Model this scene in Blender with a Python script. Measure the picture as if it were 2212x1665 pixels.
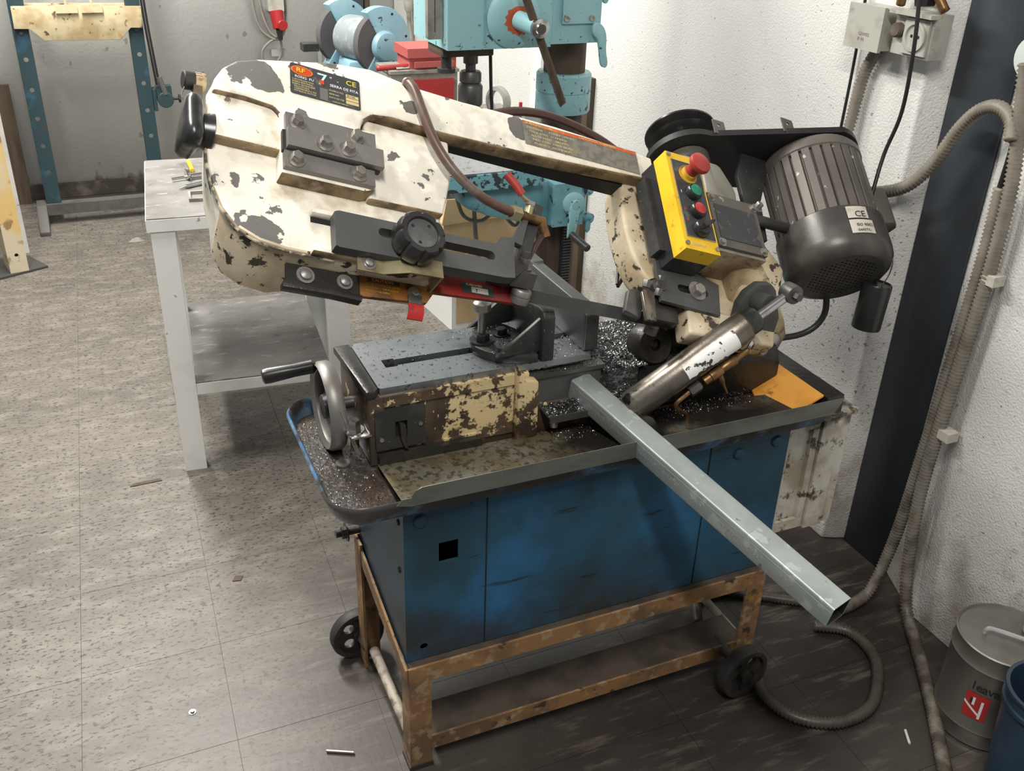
import bpy, bmesh, math, random
from mathutils import Matrix, Vector
random.seed(11)
S = bpy.context.scene
COL = S.collection
for o in list(bpy.data.objects): bpy.data.objects.remove(o)

# ------------------------------------------------------------------ camera
PITCH, ROLL, YAW = math.radians(28.194), math.radians(-2.0593), math.radians(24.4645)
fw = Vector((math.sin(YAW)*math.cos(PITCH), math.cos(YAW)*math.cos(PITCH), -math.sin(PITCH)))
rt = Vector((math.cos(YAW), -math.sin(YAW), 0)); dn = fw.cross(rt)
r2 = math.cos(ROLL)*rt + math.sin(ROLL)*dn
d2 = -math.sin(ROLL)*rt + math.cos(ROLL)*dn
cd = bpy.data.cameras.new('camera'); cam = bpy.data.objects.new('camera', cd); COL.objects.link(cam)
cd.sensor_width = 36; cd.sensor_fit = 'HORIZONTAL'; cd.lens = 2109.82/2212*36
cd.clip_start = .02; cd.clip_end = 60
cm = Matrix((r2, -d2, -fw)).transposed().to_4x4(); cm.translation = (0, 0, 1.6)
cam.matrix_world = cm
S.camera = cam

# ------------------------------------------------------------------ world, lamps, exposure
W = bpy.data.worlds.new('world'); S.world = W; W.use_nodes = True
W.node_tree.nodes['Background'].inputs[0].default_value = (.93, .97, 1, 1)
W.node_tree.nodes['Background'].inputs[1].default_value = .17
S.view_settings.view_transform = 'Standard'; S.view_settings.look = 'None'
S.view_settings.exposure = 0.0; S.view_settings.gamma = 1; S.view_settings.use_curve_mapping = False
def ceiling_tube(x, y, z, sx, sy, e, col=(1, .965, .90)):
    l = bpy.data.lights.new('fluorescent_light', 'AREA'); l.shape = 'RECTANGLE'; l.size = sx; l.size_y = sy
    l.energy = e; l.color = col
    o = bpy.data.objects.new('fluorescent_light', l); COL.objects.link(o); o.location = (x, y, z)
ceiling_tube(.06, .0, 2.9, .14, 1.2, 62)
ceiling_tube(-.55, 2.5, 3.0, .25, 1.3, 92)
ceiling_tube(.0, 3.95, 2.9, .25, 1.3, 118)

# ------------------------------------------------------------------ materials
def mat(name, base, rough=.6, metal=0., layers=(), bump=0., bscale=150., spec=.5, trans=0., alpha=1.):
    m = bpy.data.materials.new(name); m.use_nodes = True
    nt = m.node_tree; N = nt.nodes; L = nt.links
    b = N['Principled BSDF']
    b.inputs['Roughness'].default_value = rough; b.inputs['Metallic'].default_value = metal
    b.inputs['Specular IOR Level'].default_value = spec
    b.inputs['Transmission Weight'].default_value = trans
    if alpha < 1: b.inputs['Alpha'].default_value = alpha
    pos = N.new('ShaderNodeNewGeometry').outputs['Position']
    cur = None
    col = N.new('ShaderNodeRGB'); col.outputs[0].default_value = (*base, 1); cur = col.outputs[0]
    rcur = None
    for i, ly in enumerate(layers):
        sc = ly.get('scale', 10)
        sc = sc if isinstance(sc, tuple) else (sc, sc, sc)
        mp = N.new('ShaderNodeMapping'); mp.inputs['Scale'].default_value = sc
        mp.inputs['Location'].default_value = (i*3.7+ly.get('seed', 0), i*1.3, ly.get('seed', 0)*2.1)
        if 'rot' in ly: mp.inputs['Rotation'].default_value = ly['rot']
        L.new(pos, mp.inputs['Vector'])
        if ly.get('kind') == 'voronoi':
            t = N.new('ShaderNodeTexVoronoi'); t.inputs['Scale'].default_value = 1; out = t.outputs['Distance']
        elif ly.get('kind') == 'flat':
            t = N.new('ShaderNodeValue'); t.outputs[0].default_value = 1; out = t.outputs[0]
        else:
            t = N.new('ShaderNodeTexNoise'); t.inputs['Scale'].default_value = 1
            t.inputs['Detail'].default_value = ly.get('detail', 5); t.inputs['Roughness'].default_value = ly.get('nr', .55)
            out = t.outputs['Fac']
        if mp and t.inputs.get('Vector'): L.new(mp.outputs[0], t.inputs['Vector'])
        for (ax, a, c, amt) in ly.get('grads', ()):   # shift the mask by a soft ramp along an axis
            sep = N.new('ShaderNodeSeparateXYZ'); L.new(pos, sep.inputs[0])
            mr = N.new('ShaderNodeMapRange'); mr.interpolation_type = 'SMOOTHSTEP'
            mr.inputs['From Min'].default_value = a; mr.inputs['From Max'].default_value = c
            mr.inputs['To Min'].default_value = 0; mr.inputs['To Max'].default_value = amt
            L.new(sep.outputs['XYZ'.index(ax)], mr.inputs['Value'])
            ad = N.new('ShaderNodeMath'); ad.operation = 'ADD'; L.new(out, ad.inputs[0]); L.new(mr.outputs[0], ad.inputs[1]); out = ad.outputs[0]
        for (cx, cy, cz, r0, r1, amt) in ly.get('spots', ()):   # shift by distance to a spot
            vm = N.new('ShaderNodeVectorMath'); vm.operation = 'DISTANCE'; vm.inputs[1].default_value = (cx, cy, cz); L.new(pos, vm.inputs[0])
            mr = N.new('ShaderNodeMapRange'); mr.interpolation_type = 'SMOOTHSTEP'
            mr.inputs['From Min'].default_value = r0; mr.inputs['From Max'].default_value = r1
            mr.inputs['To Min'].default_value = amt; mr.inputs['To Max'].default_value = 0
            L.new(vm.outputs['Value'], mr.inputs['Value'])
            ad = N.new('ShaderNodeMath'); ad.operation = 'ADD'; L.new(out, ad.inputs[0]); L.new(mr.outputs[0], ad.inputs[1]); out = ad.outputs[0]
        mr = N.new('ShaderNodeMapRange'); mr.inputs['From Min'].default_value = ly['lo']; mr.inputs['From Max'].default_value = ly['hi']
        mr.inputs['To Max'].default_value = ly.get('fac', 1.)
        L.new(out, mr.inputs['Value'])
        mx = N.new('ShaderNodeMix'); mx.data_type = 'RGBA'
        L.new(mr.outputs[0], mx.inputs['Factor']); L.new(cur, mx.inputs['A']); mx.inputs['B'].default_value = (*ly['color'], 1)
        cur = mx.outputs['Result']
        if 'rough' in ly:
            fm = N.new('ShaderNodeMix'); fm.data_type = 'FLOAT'; L.new(mr.outputs[0], fm.inputs['Factor'])
            if rcur: L.new(rcur, fm.inputs['A'])
            else: fm.inputs['A'].default_value = rough
            fm.inputs['B'].default_value = ly['rough']; rcur = fm.outputs['Result']
    L.new(cur, b.inputs['Base Color'])
    if rcur: L.new(rcur, b.inputs['Roughness'])
    if bump:
        t = N.new('ShaderNodeTexNoise'); t.inputs['Scale'].default_value = bscale; t.inputs['Detail'].default_value = 4
        L.new(pos, t.inputs['Vector'])
        bn = N.new('ShaderNodeBump'); bn.inputs['Strength'].default_value = bump; bn.inputs['Distance'].default_value = .004
        L.new(t.outputs['Fac'], bn.inputs['Height']); L.new(bn.outputs[0], b.inputs['Normal'])
    return m
def sp(lo, hi, color, scale, **k): return dict(lo=lo, hi=hi, color=color, scale=scale, **k)

GREY_PRIMER = (.13, .125, .115)
M = {}
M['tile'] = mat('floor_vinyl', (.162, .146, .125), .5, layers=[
    sp(.38, .66, (.112, .102, .088), (1.6, 3.0, 1)),
    sp(.46, .68, (.222, .203, .176), (11, 24, 1), fac=.85, detail=8),
    sp(.555, .59, (.030, .026, .022), (66, 125, 1), fac=.92, detail=4, nr=.7),
    sp(.60, .78, (.105, .094, .082), (3.0, 8, 1), fac=.75, seed=9, detail=9, nr=.65),
    sp(.72, .75, (.045, .040, .035), (8, 15, 1), fac=.75, seed=3),
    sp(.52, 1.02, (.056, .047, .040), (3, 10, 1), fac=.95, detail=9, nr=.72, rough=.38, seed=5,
       spots=[(1.05, 1.18, 0, .5, 1.5, .66), (1.55, 1.1, 0, .1, .8, .22)]),  # oil dirt round the saw, spread wider to paint in dimmer front light
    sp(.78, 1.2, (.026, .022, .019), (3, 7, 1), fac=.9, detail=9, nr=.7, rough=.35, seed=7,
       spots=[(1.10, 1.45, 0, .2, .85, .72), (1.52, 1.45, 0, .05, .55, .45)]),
    sp(.54, .70, (.150, .128, .104), (6, 34, 1), fac=.7, detail=9, nr=.7, seed=12),
    ], bump=.06, bscale=70)
M['slab'] = mat('floor_joint', (.10, .09, .078), .9)
M['wall'] = mat('white_plaster', (.80, .81, .79), .8, layers=[
    sp(.42, .75, (.68, .69, .675), 1.8, fac=.75),
    sp(.70, .74, (.22, .20, .18), (20, 20, 16), fac=.5, detail=2),
    sp(.70, .85, (.16, .13, .10), (14, 14, 6), fac=.85, detail=8, grads=[('Z', .20, .0, .34)]),
    ], bump=.25, bscale=60)
M['wall_r'] = mat('rough_white_plaster', (.80, .79, .765), .85, layers=[
    sp(.42, .75, (.69, .68, .655), 1.6, fac=.8),
    sp(.735, .76, (.20, .18, .16), (46, 46, 46), fac=.5, detail=2),
    sp(.70, .73, (.10, .085, .07), (110, 60, 110), fac=.7, detail=3, spots=[(1.68, 1.72, .66, .1, .6, .075)]),
    sp(.72, .98, (.36, .30, .23), (10, 10, 7), fac=.8, detail=8, grads=[('Z', .60, .0, .40)]),
    sp(.66, .8, (.42, .36, .29), (30, 30, 30), fac=.5, detail=8, seed=4, grads=[('Z', 1.0, .1, .1)]),
    ], bump=.55, bscale=190)
M['column'] = mat('dark_blue_grey_paint', (.055, .066, .082), .55, layers=[sp(.5, .8, (.03, .034, .04), 5), sp(.68, .74, (.02, .02, .02), (22, 22, 30), fac=.5)], bump=.06)
M['skirt'] = mat('dark_skirting', (.045, .036, .03), .6, layers=[sp(.5, .7, (.12, .10, .08), 14)])
def arm_pt(u, v, w):      # a point on the tilted saw arm
    th, al = math.radians(39), math.radians(18)
    e1 = Vector((math.cos(al), 0, -math.sin(al))); e2 = Vector((math.sin(th)*math.sin(al), math.cos(th), math.sin(th)*math.cos(al)))
    return tuple(Vector((.707, 1.43, .925))+e1*u+e2*v+e1.cross(e2)*w)
CHIP = [(-.535, .272, .05, .052), (-.505, .262, .05, .040), (-.470, .318, .055, .030), (-.568, .075, .03, .034), (-.54, .012, .03, .030), (-.515, .002, .03, .030), (-.492, -.003, .03, .028),
        (-.455, .212, .05, .024), (-.290, .298, .058, .022), (-.262, .292, .058, .018), (-.245, .085, .03, .02), (-.27, .135, .03, .02), (-.045, .318, .058, .035), (-.41, .345, .058, .02)]
SMUDGE = [(-.56, .134, .03), (-.52, .132, .03), (-.49, .085, .03), (-.455, .082, .03), (-.41, .082, .03), (-.365, .082, .03), (-.31, .082, .03), (-.25, .082, .03), (-.56, .212, .05), (-.51, .208, .05), (-.335, .238, .046), (-.29, .246, .046), (-.235, .244, .046), (-.43, .02, .03), (-.36, .178, .05), (-.495, .175, .05)]
M['cream'] = mat('chipped_white_enamel', (.86, .81, .70), .38, layers=[
    sp(.40, .70, (.80, .74, .62), 9, fac=.8),
    sp(.52, .62, (.66, .63, .55), 26, fac=.8, seed=2, spots=[(*arm_pt(-.26, .16, .03), .02, .13, .09), (*arm_pt(-.16, .30, .058), .02, .13, .10), (*arm_pt(-.27, .08, .03), .02, .08, .06)]),
    sp(.645, .655, GREY_PRIMER, 17, detail=7, nr=.55, rough=.6, spots=[(*arm_pt(u, v, w), r*.35, r, .20) for u, v, w, r in CHIP]),
    sp(.69, .70, (.11, .10, .09), 42, seed=4, detail=5),
    sp(.60, .80, (.40, .30, .19), 20, seed=6, fac=.55, detail=7),
    sp(.66, 1.0, (.40, .285, .165), 24, seed=8, fac=.9, detail=6, spots=[(*arm_pt(u, v, w), .004, .034, .26) for u, v, w in SMUDGE]),
    ], bump=.05)
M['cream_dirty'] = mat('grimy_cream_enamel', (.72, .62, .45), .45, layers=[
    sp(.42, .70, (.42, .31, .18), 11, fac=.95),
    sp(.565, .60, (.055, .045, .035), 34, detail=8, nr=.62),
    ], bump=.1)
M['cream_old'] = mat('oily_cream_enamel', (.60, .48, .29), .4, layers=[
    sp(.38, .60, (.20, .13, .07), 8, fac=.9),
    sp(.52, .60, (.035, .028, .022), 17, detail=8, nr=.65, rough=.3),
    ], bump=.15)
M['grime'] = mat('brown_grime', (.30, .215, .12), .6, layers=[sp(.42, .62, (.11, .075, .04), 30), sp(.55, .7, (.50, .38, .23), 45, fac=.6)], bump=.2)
M['base'] = mat('oily_cast_base', (.085, .058, .037), .42, layers=[
    sp(.45, .62, (.036, .028, .022), 9, rough=.3),
    sp(.595, .63, (.60, .47, .26), 42, detail=9, nr=.66, rough=.5, spots=[(.60, 1.43, .73, .02, .15, .16), (.68, 1.42, .76, .0, .05, .14)]),
    sp(.62, .70, (.22, .12, .05), 16, seed=3, fac=.7),
    ], bump=.12, bscale=80)
M['black_oil'] = mat('black_oily_iron', (.02, .018, .016), .35, layers=[sp(.5, .7, (.045, .036, .028), 14)], bump=.25, bscale=110)
M['steel'] = mat('ground_steel', (.37, .39, .41), .36, .85, layers=[
    sp(.45, .75, (.22, .235, .25), 6), sp(.60, .66, (.05, .05, .05), (120, 70, 90), fac=.8, detail=3),
    sp(.60, .75, (.08, .075, .07), 14, fac=.7, seed=4)], bump=.03)
M['steel_dark'] = mat('dark_machined_steel', (.135, .13, .125), .42, .65, layers=[sp(.45, .75, (.075, .072, .07), 12), sp(.66, .7, (.03, .03, .03), 70, fac=.6)], bump=.04)
M['steel_plate'] = mat('grey_ground_plate', (.25, .235, .22), .45, .55, layers=[sp(.45, .75, (.17, .16, .15), 15, fac=.7)], bump=.02)
M['iron_dark'] = mat('dark_cast_iron', (.040, .040, .040), .42, .3, layers=[sp(.5, .75, (.075, .075, .074), 16), sp(.68, .72, (.25, .25, .25), 120, fac=.5, detail=2)], bump=.12, bscale=120)
M['gunmetal'] = mat('gunmetal_plate', (.085, .088, .088), .5, .4, layers=[sp(.45, .75, (.12, .122, .12), 10)], bump=.03)
M['chrome'] = mat('bright_steel', (.62, .61, .59), .22, 1., layers=[sp(.55, .7, (.35, .34, .33), 30, fac=.6)])
M['bolt'] = mat('zinc_bolt', (.42, .40, .37), .35, .85, layers=[sp(.5, .7, (.22, .20, .18), 60, fac=.7)])
M['galv'] = mat('galvanised_steel', (.41, .455, .445), .45, .6, layers=[
    sp(.42, .68, (.30, .345, .34), (16, 10, 16)), sp(.60, .64, (.60, .66, .65), 34, fac=.5, detail=2), sp(.68, .73, (.12, .12, .115), (60, 40, 60), fac=.7)], bump=.03)
M['sheet'] = mat('galvanised_drip_sheet', (.24, .245, .21), .48, .45, layers=[
    sp(.40, .60, (.17, .14, .08), 9), sp(.50, .60, (.075, .052, .026), (80, 50, 80), detail=7, nr=.65, fac=.9),
    sp(.60, .75, (.10, .05, .02), 7, seed=2, fac=.8), sp(.72, .95, (.028, .024, .02), 8, seed=6, grads=[('X', .55, .85, .5)])], bump=.15, bscale=140)
M['lip'] = mat('galvanised_lip', (.17, .18, .16), .45, .5, layers=[sp(.45, .7, (.11, .115, .10), (9, 9, 30)), sp(.64, .7, (.07, .06, .05), 40, fac=.6)])
M['blue'] = mat('worn_blue_enamel', (.022, .085, .145), .45, layers=[
    sp(.45, .66, (.020, .052, .072), 4.0, detail=7),
    sp(.50, .70, (.030, .15, .34), 4.6, seed=8, fac=.75, detail=6),
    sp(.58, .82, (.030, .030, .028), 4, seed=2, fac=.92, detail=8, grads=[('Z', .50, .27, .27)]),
    sp(.64, .69, (.015, .016, .017), (6, 6, 60), seed=5, fac=.7)], bump=.04)
M['blue_side'] = M['blue']
M['tray_blue'] = mat('pale_blue_tray_enamel', (.085, .19, .34), .36, layers=[sp(.50, .56, (.24, .35, .47), 34, fac=.7), sp(.46, .62, (.055, .052, .050), 12, detail=8, rough=.3, grads=[('Y', 1.42, 1.28, .16)])], bump=.06)
M['tray_in'] = mat('oily_tray', (.035, .030, .026), .30, layers=[sp(.46, .62, (.075, .045, .028), 7), sp(.60, .66, (.16, .15, .14), 90, fac=.5, detail=2)], bump=.3, bscale=130)
M['frame'] = mat('rusty_orange_angle_iron', (.27, .145, .062), .6, layers=[
    sp(.42, .62, (.135, .080, .045), 12, detail=7), sp(.54, .62, (.42, .30, .17), (34, 34, 34), fac=.5, detail=7),
    sp(.61, .67, (.05, .036, .027), 30, detail=8, seed=3), sp(.62, .72, (.55, .28, .05), 10, seed=6, fac=.5)], bump=.12)
M['frame_dark'] = mat('dark_grimy_angle_iron', (.075, .055, .042), .6, layers=[sp(.45, .65, (.035, .028, .023), 14)], bump=.12)
M['pipe'] = mat('dusty_pipe', (.36, .32, .26), .6, layers=[sp(.45, .62, (.15, .11, .08), 40)], bump=.1)
M['rubber'] = mat('black_rubber', (.028, .026, .024), .6, layers=[sp(.5, .7, (.055, .05, .045), 30)], bump=.08)
M['wheel'] = mat('dark_wheel_hub', (.036, .032, .030), .5, layers=[sp(.5, .7, (.075, .062, .05), 26)], bump=.08)
M['black_plastic'] = mat('black_plastic', (.020, .020, .021), .28, layers=[sp(.5, .8, (.035, .035, .035), 20)])
M['black_matte'] = mat('matte_black_paint', (.016, .016, .016), .55, layers=[sp(.5, .8, (.03, .03, .03), 15)])
M['dusty_black'] = mat('dusty_black_plastic', (.055, .055, .056), .55, layers=[sp(.45, .7, (.11, .11, .112), 24)])
M['motor'] = mat('dusty_motor_grey', (.135, .122, .106), .5, .2, layers=[sp(.4, .7, (.095, .085, .073), 9), sp(.69, .72, (.6, .58, .54), 40, fac=.6, detail=2)], bump=.05)
M['motor_cowl'] = mat('dark_fan_cowl', (.065, .061, .057), .33, .3, layers=[sp(.45, .7, (.12, .112, .10), 9, rough=.45)], bump=.04)
M['yellow'] = mat('yellow_plastic', (.80, .50, .018), .42, layers=[sp(.48, .75, (.62, .36, .012), 14), sp(.62, .70, (.10, .07, .02), 50, fac=.5)])
M['yellow2'] = mat('soiled_yellow_plastic', (.60, .35, .03), .5, layers=[sp(.45, .65, (.25, .15, .03), 30)])
M['red'] = mat('red_plastic', (.42, .03, .028), .4)
M['estop'] = mat('red_mushroom', (.36, .035, .03), .45, layers=[sp(.5, .75, (.25, .03, .025), 40)])
M['green'] = mat('green_plastic', (.012, .20, .12), .4)
M['redpaint'] = mat('grimy_red_guard', (.26, .018, .014), .42, layers=[sp(.45, .62, (.10, .018, .010), 18, fac=.9), sp(.62, .7, (.03, .02, .015), 30)])
M['redbright'] = mat('bright_red_flap', (.42, .02, .018), .45, layers=[sp(.6, .7, (.2, .02, .015), 50)])
M['orange_label'] = mat('oily_orange_label', (.22, .085, .014), .4, layers=[sp(.44, .60, (.10, .045, .012), 26), sp(.58, .66, (.03, .02, .012), 30, seed=3)])
M['label_dark'] = mat('dark_label', (.050, .052, .056), .4, layers=[sp(.58, .64, (.14, .13, .12), 60, fac=.6)])
M['label_grey'] = mat('worn_grey_label', (.20, .19, .165), .5, layers=[sp(.45, .6, (.13, .12, .105), 60), sp(.58, .63, (.26, .20, .09), 70, fac=.7)])
M['label_red'] = mat('worn_orange_band', (.55, .10, .02), .5, layers=[sp(.5, .6, (.65, .25, .03), 40), sp(.58, .66, (.16, .13, .10), 60, seed=2)])
M['white_print'] = mat('white_print', (.75, .78, .78), .5)
M['cyan_print'] = mat('pale_cyan_print', (.50, .75, .72), .5)
M['gold_print'] = mat('gold_print', (.55, .45, .22), .5)
M['yellow_print'] = mat('yellow_print', (.85, .62, .02), .5)
M['orange_print'] = mat('orange_print', (.75, .20, .02), .5)
M['redband_print'] = mat('red_print', (.50, .06, .015), .5)
M['black_print'] = mat('black_print', (.02, .02, .02), .6)
M['paper'] = mat('dirty_paper_label', (.52, .49, .43), .7, layers=[sp(.5, .7, (.38, .34, .28), 50)])
M['brass'] = mat('oily_brass', (.22, .125, .05), .4, .7, layers=[sp(.45, .65, (.10, .055, .025), 40)])
M['brass_plate'] = mat('brass_tinted_steel', (.36, .31, .19), .38, .6, layers=[sp(.45, .7, (.22, .18, .09), 30)])
M['hose'] = mat('brown_rubber_hose', (.10, .055, .04), .4, layers=[sp(.45, .65, (.17, .15, .13), 14)])
M['hose_dark'] = mat('dark_red_hose', (.055, .022, .018), .35)
M['conduit'] = mat('grey_flexible_conduit', (.26, .235, .195), .5, layers=[sp(.45, .7, (.17, .145, .115), 18), sp(.60, .85, (.085, .068, .052), 20, seed=3, grads=[('Z', .5, .0, .28)])])
M['conduit_dark'] = mat('dirty_flexible_conduit', (.085, .072, .058), .4, layers=[sp(.45, .7, (.05, .042, .034), 30)])
M['cable'] = mat('black_cable', (.016, .016, .017), .45)
M['grey_plastic'] = mat('grey_plastic_box', (.46, .45, .405), .45, layers=[sp(.5, .72, (.34, .315, .265), 22), sp(.64, .72, (.16, .13, .09), 30, fac=.7, seed=3)])
M['whitebox'] = mat('dirty_white_plastic', (.60, .575, .51), .55, layers=[
    sp(.44, .66, (.40, .34, .26), 14), sp(.555, .62, (.085, .062, .042), 24, detail=8, nr=.62),
    sp(.66, .80, (.07, .05, .035), 12, seed=4, grads=[('Z', .50, .59, .22)])], bump=.1)
M['hinge_brown'] = mat('brown_rusty_strip', (.09, .06, .042), .6, layers=[sp(.45, .65, (.15, .12, .10), 30)])
M['orange_board'] = mat('amber_plastic_board', (.85, .40, .08), .4, layers=[sp(.45, .7, (.60, .24, .03), 9), sp(.62, .68, (.30, .10, .01), 16, fac=.8)])
M['cyl'] = mat('oily_cylinder', (.17, .145, .12), .30, .75, layers=[sp(.45, .65, (.27, .245, .21), 12), sp(.62, .68, (.02, .018, .016), 24)], bump=.05)
M['worn_edge'] = mat('worn_dark_edge', (.085, .07, .055), .6, layers=[sp(.5, .62, (.55, .48, .36), 60)])
M['peel'] = mat('peeling_white_label', (.86, .86, .83), .5, layers=[sp(.60, .62, (.05, .045, .04), 48, detail=7)])
M['chips'] = mat('steel_swarf', (.30, .31, .32), .3, .9, layers=[sp(.45, .6, (.09, .085, .08), 40)])
M['sludge'] = mat('swarf_sludge', (.045, .044, .043), .35, .3, layers=[sp(.5, .62, (.17, .18, .185), 90, detail=4), sp(.56, .70, (.02, .018, .016), 14, seed=2)], bump=.9, bscale=220)
M['table_white'] = mat('white_painted_steel', (.88, .875, .845), .5, layers=[sp(.5, .75, (.70, .69, .65), 6), sp(.68, .71, (.28, .26, .23), 30, fac=.8, detail=6)])
M['table_top'] = mat('scuffed_bench_top', (.19, .182, .172), .5, layers=[
    sp(.40, .66, (.10, .094, .088), (5, 9, 5)), sp(.58, .70, (.40, .39, .375), (16, 50, 12), detail=9, nr=.65, fac=.8), sp(.62, .7, (.07, .065, .06), 18, seed=3, fac=.8)])
M['press_blue'] = mat('teal_press_paint', (.019, .046, .058), .55, layers=[sp(.45, .65, (.022, .048, .056), 7), sp(.58, .70, (.028, .10, .17), 9, seed=2, fac=.8), sp(.62, .72, (.06, .045, .035), 12, seed=4, fac=.7)], bump=.05)
M['press_cream'] = mat('stained_cream_steel', (.62, .53, .34), .55, layers=[sp(.45, .62, (.46, .35, .19), 10), sp(.60, .66, (.14, .09, .05), 26, detail=7), sp(.62, .70, (.48, .27, .10), 13, seed=5, fac=.8)])
M['rail'] = mat('dark_grey_rail', (.10, .095, .088), .6, layers=[sp(.45, .7, (.06, .054, .048), 12)])
M['strip'] = mat('grey_flat_bar', (.40, .40, .39), .45, .4, layers=[sp(.45, .7, (.28, .275, .265), 16)])
M['yellow_post'] = mat('faded_yellow_steel', (.64, .45, .18), .55, layers=[sp(.50, .30, (.60, .52, .38), 8, grads=[('Z', .32, .0, -.3)]), sp(.58, .64, (.22, .13, .05), 16, seed=3, detail=7, fac=.8)])
M['black_plate'] = mat('dark_base_plate', (.055, .052, .048), .6)
M['grinder_blue'] = mat('sky_blue_enamel', (.24, .42, .52), .45, layers=[sp(.5, .7, (.32, .48, .55), 9), sp(.66, .69, (.03, .04, .045), 32, detail=6)])
M['drill_blue'] = mat('turquoise_enamel', (.29, .52, .56), .42, layers=[sp(.5, .75, (.25, .50, .54), 6), sp(.64, .665, (.03, .05, .055), 28, detail=8, nr=.62), sp(.66, .69, (.035, .05, .055), 45, detail=8, nr=.65, seed=3, grads=[('Z', 1.23, 1.16, .07)])])
M['drill_blue_chip'] = mat('chipped_turquoise_enamel', (.20, .44, .50), .45, layers=[sp(.50, .53, (.04, .055, .06), 52, detail=7, nr=.6)], bump=.15)
M['drill_blue_dirty'] = mat('oily_turquoise_enamel', (.19, .41, .47), .42, layers=[sp(.48, .66, (.12, .29, .34), 9), sp(.58, .64, (.025, .03, .03), 24, detail=8, nr=.62)])
M['grindstone'] = mat('grey_grindstone', (.11, .105, .11), .95, bump=.5, bscale=500)
M['grinder_body'] = mat('grey_blue_cast', (.25, .29, .30), .5, layers=[sp(.5, .65, (.34, .42, .44), 24)])
M['toolred'] = mat('red_tool_paint', (.42, .028, .030), .4, layers=[sp(.5, .7, (.34, .02, .022), 8)])
M['toolred2'] = mat('faded_red_plastic', (.45, .10, .09), .5)
M['greige'] = mat('grey_beige_steel', (.27, .255, .22), .5, layers=[sp(.5, .7, (.16, .15, .13), 20)])
M['cardboard'] = mat('brown_cardboard', (.50, .36, .20), .8, layers=[sp(.45, .75, (.42, .29, .155), 6)])
M['white_card'] = mat('white_carton', (.70, .70, .68), .6)
M['tin'] = mat('tin_plate', (.30, .285, .255), .36, .75, layers=[sp(.45, .7, (.21, .20, .18), 9)])
M['bucket'] = mat('dark_blue_plastic', (.022, .045, .075), .35, layers=[sp(.45, .7, (.015, .025, .04), 8)])
M['bottle'] = mat('clear_plastic', (.72, .76, .78), .15, trans=.6)
M['wood'] = mat('old_brown_wood', (.085, .058, .038), .7, layers=[sp(.45, .7, (.05, .033, .022), (60, 60, 6))])
M['plank'] = mat('raw_wood', (.36, .24, .14), .75, layers=[sp(.45, .7, (.26, .17, .10), (50, 50, 5))])
M['pale_disc'] = mat('pale_enamel', (.62, .68, .65), .4)
M['seat_grey'] = mat('grey_galvanised_channel', (.40, .41, .41), .5, .3, layers=[sp(.5, .7, (.28, .285, .28), 10)])
M['red_socket'] = mat('red_industrial_plug', (.40, .02, .022), .4)
M['dark_hole'] = mat('dark_interior', (.008, .008, .008), .8)
M['grease_red'] = mat('orange_red_paint_splash', (.50, .10, .04), .5)

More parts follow.
